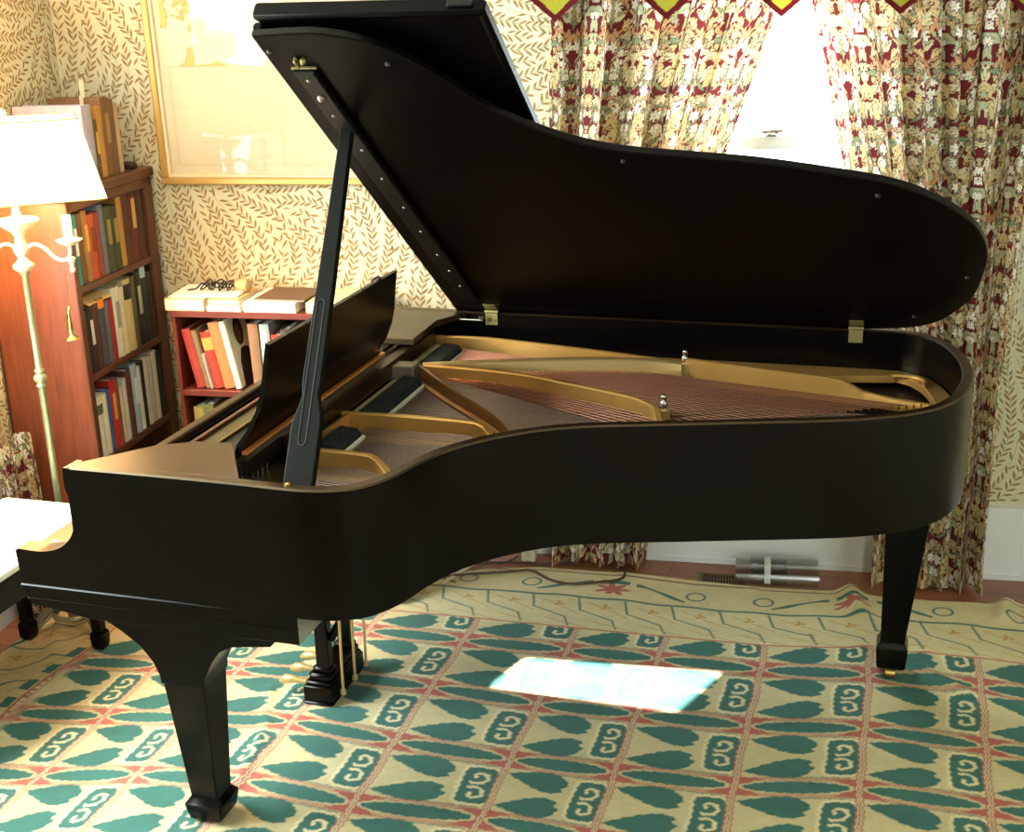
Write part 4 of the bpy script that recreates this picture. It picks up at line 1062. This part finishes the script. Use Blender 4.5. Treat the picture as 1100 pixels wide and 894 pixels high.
# ------------------------------------------------------------------ curtains
def curtain_tile():
    w,h=.27,.45; st=.0017; nx,ny=int(w/2/st),int(h/st)
    gx,gy=np.meshgrid((np.arange(nx)+.5)*st,(np.arange(ny)+.5)*st)
    C={'r':(104,36,40),'c':(214,202,164),'y':(212,184,130),'g':(118,134,104),'l':(172,180,142),'w':(232,228,216),'o':(204,150,108),'k':(150,140,108)}
    C={k:np.array(s2l(v)) for k,v in C.items()}
    col=np.broadcast_to(C['r'],gx.shape+(3,)).copy(); r=np.random.default_rng(5)
    def per(dy): return (dy+h/2)%h-h/2
    def leafs(n,cs,L,Wd,curve):
        nonlocal col
        for i in range(n):
            cx,cy=r.uniform(0,w/2),r.uniform(0,h); a=r.uniform(0,PI*2); l=r.uniform(*L); wd=r.uniform(*Wd); k=r.uniform(-curve,curve)
            dx=gx-cx; dy=per(gy-cy); p=dx*np.cos(a)+dy*np.sin(a); q=-dx*np.sin(a)+dy*np.cos(a)+k*p*p
            t=np.clip((p+l)/(2*l),0,1); hw=wd*np.sin(PI*t**.8)
            m=(np.abs(p)<l)&(np.abs(q)<hw); m2=(np.abs(p)<l)&(np.abs(q)<hw+.0016)&~m
            c=C[cs[r.integers(len(cs))]]; col[m2]=C['r']*.8; col[m]=c
            mm=m&(np.abs(q)<.0011); col[mm]=C['k']
    leafs(44,['y','c','y','o','c','l'],(.026,.052),(.011,.021),8)
    leafs(34,['g','l','g','c'],(.022,.050),(.004,.009),14)
    leafs(34,['c','y','l','w'],(.012,.026),(.003,.006),20)
    for i in range(15):   # small lilies
        cx,cy=r.uniform(.005,w/2-.005),r.uniform(0,h); ph=r.uniform(0,PI); R=r.uniform(.012,.020)
        dx=gx-cx; dy=per(gy-cy); rr=np.hypot(dx,dy); an=np.arctan2(dy,dx)
        m=rr<R*(.42+.58*np.abs(np.cos(3*an+ph))); m2=(rr<R*(.42+.58*np.abs(np.cos(3*an+ph)))+.002)&~m
        col[m2]=C['r']; col[m]=C['w']; col[rr<.003]=C['y']
    for i in range(30):
        cx,cy=r.uniform(0,w/2),r.uniform(0,h); dx=gx-cx; dy=per(gy-cy); a=r.uniform(0,PI); p=dx*np.cos(a)+dy*np.sin(a); q=-dx*np.sin(a)+dy*np.cos(a)
        col[(p/.009)**2+(q/.0032)**2<1]=C['r']
    return np.concatenate([col,col[:,::-1]],1),st
TILE,TST=curtain_tile()
def tile_at(a,b):
    i=np.mod((b/TST).astype(int),TILE.shape[0]); j=np.mod((a/TST).astype(int),TILE.shape[1]); return TILE[i,j]
MC=attr_mat('curtain_print','print',.85,bump=.15,bscale=900,translucent=.10)
def grid_mesh(name,X,col,mat_,parent=None,thick=.0012):
    ny,nx=X.shape[:2]; n=ny*nx
    idx=np.arange(n).reshape(ny,nx); q=np.stack([idx[:-1,:-1],idx[:-1,1:],idx[1:,1:],idx[1:,:-1]],-1).reshape(-1,4)
    me=bpy.data.meshes.new(name); me.vertices.add(n); me.vertices.foreach_set('co',X.reshape(-1).astype(np.float32))
    me.loops.add(len(q)*4); me.loops.foreach_set('vertex_index',q.ravel().astype(np.int32)); me.polygons.add(len(q))
    me.polygons.foreach_set('loop_start',(np.arange(len(q))*4).astype(np.int32)); me.polygons.foreach_set('use_smooth',np.ones(len(q),bool)); me.update(calc_edges=True)
    ca=me.color_attributes.new('print','FLOAT_COLOR','POINT'); cc=np.ones((n,4),np.float32); cc[:,:3]=col.reshape(-1,3); ca.data.foreach_set('color',cc.ravel())
    me.materials.append(mat_); o=bpy.data.objects.new(name,me); link(o,parent); return o
MCB=attr_mat('curtain_print_sunlit','print',.85,bump=.15,bscale=900,translucent=.24)
def curtain(name,zs,left,right,folds,amp,d0,label,seed,clothw,z0,z1,flare=0):
    """left/right: s of the edges interpolated over heights zs"""
    st=.003; r=random.Random(seed)
    zz=np.arange(z0,z1,st); aa=np.arange(0,clothw,st); A,Z=np.meshgrid(aa/clothw,zz)
    L=np.interp(Z,zs,left); R=np.interp(Z,zs,right)
    ph=A*folds*2*PI; ph=ph+.9*np.sin(A*7+seed)+.25*np.sin(Z*2.3+A*5+seed)+.08*np.sin(Z*9+A*20)
    amp_=amp*(.75+.25*np.sin(A*11+seed*2))*(1+.25*np.sin(Z*3+A*9))
    wave=np.sin(ph); fold=np.sign(wave)*np.abs(wave)**.8
    D=d0+amp_*fold+.012*np.sin(ph*2.3+1)*.6
    S=L+(R-L)*A+ .012*np.sin(2*ph)*np.sin(PI*A)
    # bottom crumple on the floor
    low=np.clip((.10-Z)/.10,0,1); D=D+flare*low*(1+.5*np.sin(ph*1.7)); Zw=Z
    e=np.array(E_); n=np.array(N_)
    Xw=np.stack([e[0]*S+n[0]*(D0-D),e[1]*S+n[1]*(D0-D),Zw],-1)
    col=tile_at(A*clothw,Z+.1*seed)
    o=grid_mesh(name,Xw,col,MC if seed==1 else MCB); tag(o,label,'curtain','printed curtains at the window'); return o
curtain('floral_curtain',[0,1.0,1.43,1.9,2.3],[.955,.955,.965,.972,.98],[1.275,1.36,1.52,1.675,1.76],4.6,.046,.088,'printed floral curtain panel hanging left of the window gap',1,1.35,.012,2.3,.02)
curtain('floral_curtain',[0,.7,1.35,1.9,2.3],[2.035,2.03,1.885,1.752,1.72],[2.385,2.385,2.405,2.45,2.47],5.2,.046,.098,'printed floral curtain panel hanging right of the window gap',2,1.45,.010,2.3,.035)
# pointed valance
def valance():
    st=.004; s=np.arange(.90,2.60,st); tips=1.333; per_=.3365; x=np.mod(s-.998+per_/2,per_)-per_/2   # 0 at tips
    low=np.minimum(1.836+.85*np.abs(x),1.985)
    nv=60; T=np.linspace(0,1,nv)[:,None]; Z=low[None,:]+(2.30-low[None,:])*T**1.6
    D=.165+.008*np.sin(s[None,:]*18)+0*Z; S=s[None,:]+0*Z
    e=np.array(E_); n=np.array(N_); Xw=np.stack([e[0]*S+n[0]*(D0-D),e[1]*S+n[1]*(D0-D),Z],-1)
    up=Z-low[None,:]; cy=np.array(s2l((150,146,44))); cr_=np.array(s2l((84,14,20)))
    edge=up<.017*1.28; col=np.where(edge[...,None],cr_,cy)
    col=np.where((up>.16)[...,None],tile_at(S,Z),col)
    o=grid_mesh('pointed_valance',Xw,col,attr_mat('valance_cloth','print',.8,translucent=.12)); tag(o,'olive yellow pointed valance with dark red edging above the curtains','valance')
valance()
mb=MB(); mb.tube([W(.88,.085,2.31),W(2.58,.085,2.31)],.012,10); tag(mb.build('curtain_rod',M['brass'],smooth=True),'brass curtain rod hidden behind the valance','curtain rod')
# draw cords
r=empty('draw_cord'); tag(r,'pair of thin pale curtain draw cords with a small weight at the right curtain','cord')
for ds in (0,.014):
    mb=MB(); mb.tube([W(2.400+ds,.165,2.30),W(2.400+ds*.9,.165,1.6),W(2.400+ds*.6,.17,1.0),W(2.400+ds,.168,.72)],.0018,6); mb.build('cord_strand',M['cord'],r,smooth=True)
mb=MB(); mb.lathe([(.002,.03),(.006,.024),(.009,0),(.006,-.006),(0,-.008)],tuple(W(2.42,.168,1.36)),12); mb.build('cord_weight',M['plastic_white'],r,smooth=True)

# ------------------------------------------------------------------ floor lamp
def floor_lamp():
    x,y=-.592,.930; r=empty('floor_lamp',(x,y,0)); tag(r,'brass candelabra floor lamp with a large glowing shade, left of the tall bookcase','floor lamp')
    LMt=M['lamp_metal']
    mb=MB(); mb.lathe([(.011,.05),(.011,.82),(.016,.826),(.012,.835),(.020,.846),(.020,.856),(.012,.864),(.016,.874),(.010,.882),(.0095,1.165),(.014,1.172),(.018,1.180)],(0,0,0),16); mb.build('pole',LMt,r,auto=50)
    mb=MB(); mb.lathe([(.018,1.180),(.030,1.190),(.032,1.200),(.018,1.212),(.012,1.222),(.020,1.235),(.024,1.250),(.016,1.268),(.014,1.285),(.024,1.300),(.058,1.325),(.062,1.332),(.056,1.336),(.02,1.33),(.01,1.36),(.008,1.61),(.012,1.63),(.015,1.64),(0,1.655)],(0,0,0),20); mb.build('hub',M['lamp_ivory'],r,auto=50)
    for k,an in enumerate((.12,PI+.12)):
        c,s_=math.cos(an),math.sin(an); D=lambda t,z:(t*c,t*s_,z)
        mb=MB(); pts=catmull([D(.014,1.250),D(.045,1.262),D(.075,1.250),D(.10,1.225),D(.125,1.215),D(.148,1.222),D(.155,1.245),D(.155,1.262)],4); mb.tube(pts,.0055,8)
        mb.lathe([(.006,-.045),(.009,-.035),(.005,-.028),(.008,-.018),(.013,-.004),(.008,.0)],D(.155,1.225),12)
        a=mb.build('candle_arm',M['lamp_ivory'],r,smooth=True)
        mb=MB(); mb.lathe([(.010,0),(.030,.010),(.038,.018),(.030,.019),(.010,.012)],D(.155,1.258),18); mb.build('drip_pan',M['lamp_ivory'],a,auto=50)
        mb=MB(); mb.lathe([(.0125,0),(.0130,.075),(.010,.078)],D(.155,1.270),14); mb.build('candle_sleeve',emit('warm_candle',(255,214,150),2.5),a,auto=50)
    # pull chain and horn shaped pull
    mb=MB(); mb.tube([(.130,.012,1.222),(.131,.012,1.10),(.128,.012,1.065)],.0011,5); mb.build('pull_chain',M['brass'],r)
    mb=MB(); mb.lathe([(.002,.085),(.004,.083),(.0035,.07),(.005,.05),(.007,.03),(.006,.012),(.012,.004),(.022,-.002),(.023,-.004),(.0,-.003)],(.124,.012,.980),14)
    mb.tube([(.118,.010,1.055),(.116,.008,1.02),(.120,.010,.99)],.0028,6); mb.lathe([(.0,.012),(.006,.008),(.006,.0),(0,-.002)],(.128,.012,1.066),10); mb.build('horn_pull',M['brass'],r,auto=60)
    # shade
    sm_=bpy.data.materials.new('lit_shade'); sm_.use_nodes=True; nt=sm_.node_tree; b=nt.nodes['Principled BSDF']; out=nt.nodes['Material Output']
    b.inputs['Base Color'].default_value=(*s2l((250,236,205)),1); b.inputs['Emission Color'].default_value=(*s2l((255,226,170)),1); b.inputs['Emission Strength'].default_value=5
    tr=nt.nodes.new('ShaderNodeBsdfTranslucent'); tr.inputs['Color'].default_value=(.95,.85,.65,1); mx=nt.nodes.new('ShaderNodeMixShader'); mx.inputs['Fac'].default_value=.5
    nt.links.new(b.outputs[0],mx.inputs[1]); nt.links.new(tr.outputs[0],mx.inputs[2]); nt.links.new(mx.outputs[0],out.inputs['Surface'])
    mb=MB(); vs=[]; R_=Vector((.79,.61,0)); Nn=Vector((.61,-.79,0)); cx=.020
    def corner(hw,hd,z):
        out=[]
        c=.012
        for a,b in ((-hw+c,hd),(hw-c,hd),(hw,hd-c),(hw,-hd+c),(hw-c,-hd),(-hw+c,-hd),(-hw,-hd+c),(-hw,hd-c)): out.append(R_*(a+cx)+Nn*b+Vector((0,0,z)))
        return out
    rings=[corner(.232,.142,1.394),corner(.180,.108,1.620),corner(.178,.106,1.620),corner(.230,.140,1.394)]
    for q in rings: vs+=q
    fs=[]
    for q in range(4):
        q2=(q+1)%4
        for k in range(8): j=(k+1)%8; fs.append((q*8+k,q*8+j,q2*8+j,q2*8+k))
    mb.add(vs,fs); sh=mb.build('shade',sm_,r)
    mb=MB()
    for q in (rings[0],rings[1]): mb.tube(q+[q[0]],.0022,5,False)
    for k in (1,5): mb.tube([Vector((0,0,1.60)),rings[1][k]],.0018,5)
    mb.build('shade_ring',M['brass'],sh)
    for k in range(2):
        a=k*PI+.5; mb=MB(); mb.lathe([(0,-.05),(.012,-.045),(.014,-.02),(.028,.01),(.030,.03),(.02,.05),(0,.058)],(.07*math.cos(a),.07*math.sin(a),1.48),14,cap=False); mb.build('light_bulb',emit('bulb_glow',(255,225,170),30),r,smooth=True)
    # tripod scroll base
    mb=MB()
    for k in range(3):
        a=-.45+k*2*PI/3; c,s_=math.cos(a),math.sin(a)
        pts=catmull([(.010*c,.010*s_,.075),(.05*c,.05*s_,.095),(.095*c,.095*s_,.060),(.13*c,.13*s_,.026),(.160*c,.160*s_,.020)],5); mb.tube(pts,[.013]*(len(pts)-4)+[.014,.018,.024,.026],8)
    mb.tube([(.062*math.cos(a),.062*math.sin(a),.060) for a in np.linspace(0,2*PI,25)],.010,8)
    mb.lathe([(.022,.04),(.026,.07),(.014,.09),(.012,.10)],(0,0,0),14)
    mb.build('scroll_base',M['grey_metal'],r,auto=60)
    L=bpy.data.lights.new('lamp_light','POINT'); L.energy=LAMP_W; L.color=(1,.57,.24); L.shadow_soft_size=.09
    o=bpy.data.objects.new('lamp_light',L); o.location=(0,0,1.50); link(o,r)
LAMP_W=100
floor_lamp()

# ------------------------------------------------------------------ piano bench
def bench():
    x0,x1,y0,y1,zt=-.738,-.385,.12,.865,.475
    r=empty('piano_bench',((x0+x1)/2,(y0+y1)/2,0)); tag(r,'piano bench with a cream white top and square black legs beside the keyboard end','bench')
    O=Matrix.Translation((-(x0+x1)/2,-(y0+y1)/2,0))
    mb=MB(); mb.bbox((x0,y0,zt-.030),(x1,y1,zt),.008,O); mb.build('bench_top',M['bench'],r)
    mb=MB(); mb.bbox((x0+.004,y0+.004,zt-.042),(x1-.004,y1-.004,zt-.030),.002,O); mb.build('top_trim',M['black'],r)
    mb=MB()
    for lo,hi in (((x0+.02,y0+.03,zt-.125),(x0+.038,y1-.03,zt-.042)),((x1-.038,y0+.03,zt-.125),(x1-.02,y1-.03,zt-.042)),((x0+.02,y0+.02,zt-.125),(x1-.02,y0+.038,zt-.042)),((x0+.02,y1-.038,zt-.125),(x1-.02,y1-.02,zt-.042))): mb.bbox(lo,hi,.002,O)
    mb.build('apron',M['black'],r)
    for cx in (x0+.045,x1-.045):
        for cy in (y0+.045,y1-.045):
            mb=MB(); vs=[]
            for w,z in ((.030,.008),(.040,.020),(.042,.062),(.030,.070),(.046,zt-.125),(.052,zt-.043)):
                h=w/2
                for a,b in ((-h,-h),(h,-h),(h,h),(-h,h)): vs.append(O@Vector((cx+a,cy+b,z)))
            fs=[(3,2,1,0),(20,21,22,23)]
            for q in range(5):
                for i in range(4): j=(i+1)%4; fs.append((q*4+i,q*4+j,q*4+4+j,q*4+4+i))
            mb.add(vs,fs); mb.build('leg',M['black'],r)
bench()

# left curtain panel that belongs to the left wall window
def left_curtain():
    st=.003; zz=np.arange(.012,.60,st); clothw=.62; aa=np.arange(0,clothw,st); A,Z=np.meshgrid(aa/clothw,zz)
    ph=A*3.2*2*PI+.4*np.sin(Z*5); S=SL+.075+.025*np.sin(ph)+.02*(1-Z/.7); Dd=.640+.17*A+.008*np.sin(2*ph)
    Z2=Z+.03*np.sin(A*9)*(Z/.7)
    e=np.array(E_); n=np.array(N_); Xw=np.stack([e[0]*S+n[0]*(D0-Dd),e[1]*S+n[1]*(D0-Dd),Z2],-1)
    o=grid_mesh('floral_drape',Xw,tile_at(A*clothw,Z+.3),MC); tag(o,'floral printed drape hanging low on the left wall beside the tall bookcase','curtain')
left_curtain()

# ------------------------------------------------------------------ small things on the floor
# floor vent
r=empty('floor_vent'); tag(r,'bronze slotted floor register in the boards beneath the window','vent')
mb=MB(); 
vx,vy=1.387,1.760
VM=Matrix.Translation((vx,vy,0))@Matrix.Rotation(G,4,'Z')
for lo,hi in (((-.085,-.045,0),(.085,-.036,.006)),((-.085,.036,0),(.085,.045,.006)),((-.085,-.036,0),(-.072,.036,.006)),((.072,-.036,0),(.085,.036,.006))): mb.bbox(lo,hi,.001,VM)
mb.build('rim',M['vent'],r)
mb=MB(); mb.box((-.072,-.036,.0003),(.072,.036,.0012),VM); mb.build('opening',M['ventshade'],r)  # dark sheet painted as the shade of the duct below the grille
mb=MB()
for i in range(15): mb.box((-.070+i*.0098,-.036,.001),(-.0665+i*.0098,.036,.005),VM)
mb.box((-.072,-.002,.001),(.072,.002,.005),VM)
mb.build('grille',M['vent'],r)
# clear plastic tube (air deflector)
r=empty('clear_deflector'); tag(r,'clear curved plastic air deflector lying on the boards under the window','air deflector')
mb=MB(); TM=Matrix.Translation((1.575,1.812,.0))@Matrix.Rotation(G+.03,4,'Z')
n=22
def arc(x0,x1,R,zc,a0,a1,th_):
    vs=[];
    for xx in (x0,x1):
        for rr in (R,R-th_):
            for k in range(n+1):
                a=a0+(a1-a0)*k/n; vs.append(TM@Vector((xx,rr*math.cos(a),zc+rr*math.sin(a))))
    m=n+1; fs=[]
    for k in range(n):
        fs+=[(k,k+1,2*m+k+1,2*m+k),(m+k,3*m+k,3*m+k+1,m+k+1),(k,m+k,m+k+1,k+1),(2*m+k,2*m+k+1,3*m+k+1,3*m+k)]
    fs+=[(0,2*m,3*m,m),(n,m+n,3*m+n,2*m+n)]
    mb.add(vs,fs)
arc(-.10,.125,.062,.012,-.1,PI+.1,.002); mb.build('outer_shell',M['tube'],r,smooth=True)
mb=MB(); arc(-.15,.02,.056,.012,-.1,PI+.1,.002); mb.build('sliding_sleeve',M['tube'],r,smooth=True)
mb=MB(); arc(-.055,-.035,.065,.012,0,PI,.003); mb.build('joint_band',mat('cloudy_plastic',(200,205,200),.4),r,smooth=True)
# white outlet box with cables
r=empty('plug_box'); tag(r,'off white plug box standing on the boards at the far rug edge','plug box')
mb=MB(); BM=Matrix.Translation((.700,1.765,0))@Matrix.Rotation(.1,4,'Z'); mb.bbox((-.026,-.02,.001),(.026,.02,.060),.003,BM); mb.build('housing',M['plastic_white'],r)
mb=MB(); mb.box((-.010,-.0205,.018),(.010,-.0198,.040),BM); mb.tube([BM@Vector((0,-.022,.012)),BM@Vector((0,-.022,.006))],.006,6); mb.build('socket_plate',M['cream_felt'],r)
def cable(pts,rad,m,label):
    mb=MB(); mb.tube(catmull(pts,8),rad,8); tag(mb.build('floor_cable',m,smooth=True),label,'cable','cables on the floor')
cable([(.40,1.50,.016),(.50,1.56,.016),(.60,1.60,.016),(.68,1.635,.015),(.74,1.655,.015),(.82,1.60,.015),(.90,1.585,.015),(1.0,1.625,.016),(1.05,1.655,.016),(1.06,1.70,.014),(1.03,1.78,.006)],.0045,M['cable'],'dark brown cable looping over the rug edge toward the left curtain')
cable([(.40,1.60,.006),(.53,1.68,.007),(.64,1.72,.006),(.78,1.735,.006),(.88,1.79,.006),(.98,1.84,.006)],.004,M['cable'],'thin brown cable on the boards running past the plug box')
cable([(.42,1.66,.008),(.52,1.71,.008),(.60,1.70,.008),(.64,1.73,.008),(.665,1.75,.02)],.0035,M['cable_black'],'short black cable plugged in at the plug box')
mb=MB(); mb.tube([(.47,1.50,.012),(.49,1.56,.012),(.52,1.66,.012),(.53,1.69,.010)],.006,6); tag(mb.build('white_trim_strip',M['plastic_white'],smooth=True),'short pale plastic strip by the rug edge left of the plug box','cable cover')

# ------------------------------------------------------------------ light
def area(name,loc,rot,sx,sy,power,col):
    L=bpy.data.lights.new(name,'AREA'); L.shape='RECTANGLE'; L.size=sx; L.size_y=sy; L.energy=power; L.color=col
    o=bpy.data.objects.new(name,L); o.matrix_world=Matrix.Translation(loc)@rot; link(o); return o
def look(dirv):
    return Vector(dirv).to_track_quat('-Z','Y').to_matrix().to_4x4()
# daylight entering at the real openings (panes of sky just outside each window)
s0,s1,z0,z1=WIN
area('daylight_window',W((s0+s1)/2,-.16,(z0+z1)/2),look(-N_),s1-s0,z1-z0,34,(.84,.96,.96))
d0_,d1_,z0,z1=LWIN
area('daylight_left',W(SL-.14,(d0_+d1_)/2,(z0+z1)/2),look(E_-Vector((0,0,.3))),d1_-d0_,z1-z0,150,(.84,.96,.95))
s0,s1,z0,z1=RWIN
area('daylight_rear',W((s0+s1)/2,DB+.14,(z0+z1)/2),look(N_),s1-s0,z1-z0,36,(.86,.97,.92))
sun=bpy.data.lights.new('sun','SUN'); sun.energy=65; sun.angle=.022; sun.color=(1,.97,.92)
so=bpy.data.objects.new('sun',sun); so.matrix_world=look(-Vector((.355,.92,.99))); link(so)

w=bpy.data.worlds.new('sky'); bpy.context.scene.world=w; w.use_nodes=True; bg=w.node_tree.nodes['Background']
bg.inputs['Color'].default_value=(.86,.95,1,1); bg.inputs['Strength'].default_value=7

# ------------------------------------------------------------------ camera
F=1394.; YAW,PIT,ROL=-.296,.324,.028
cy,sy=math.cos(YAW),math.sin(YAW); cp,sp=math.cos(PIT),math.sin(PIT)
fwd=Vector((sy*cp,cy*cp,-sp)); right=Vector((cy,-sy,0)); down=fwd.cross(right)
cr_,sr_=math.cos(ROL),math.sin(ROL); Rr=right*cr_+down*sr_; Dd=-right*sr_+down*cr_
cam=bpy.data.cameras.new('camera'); cam.sensor_fit='HORIZONTAL'; cam.sensor_width=36; cam.lens=F/1100*36; cam.clip_start=.05
co=bpy.data.objects.new('camera',cam)
co.matrix_world=Matrix(((Rr.x,-Dd.x,-fwd.x,1.885),(Rr.y,-Dd.y,-fwd.y,-2.283),(Rr.z,-Dd.z,-fwd.z,1.96),(0,0,0,1)))
link(co); sc=bpy.context.scene; sc.camera=co
sc.view_settings.view_transform='Standard'; sc.view_settings.look='None'; sc.view_settings.gamma=1; sc.view_settings.use_curve_mapping=False
sc.view_settings.exposure=0.0
sc.cycles.use_denoising=True
sc.cycles.max_bounces=8; sc.cycles.sample_clamp_indirect=6
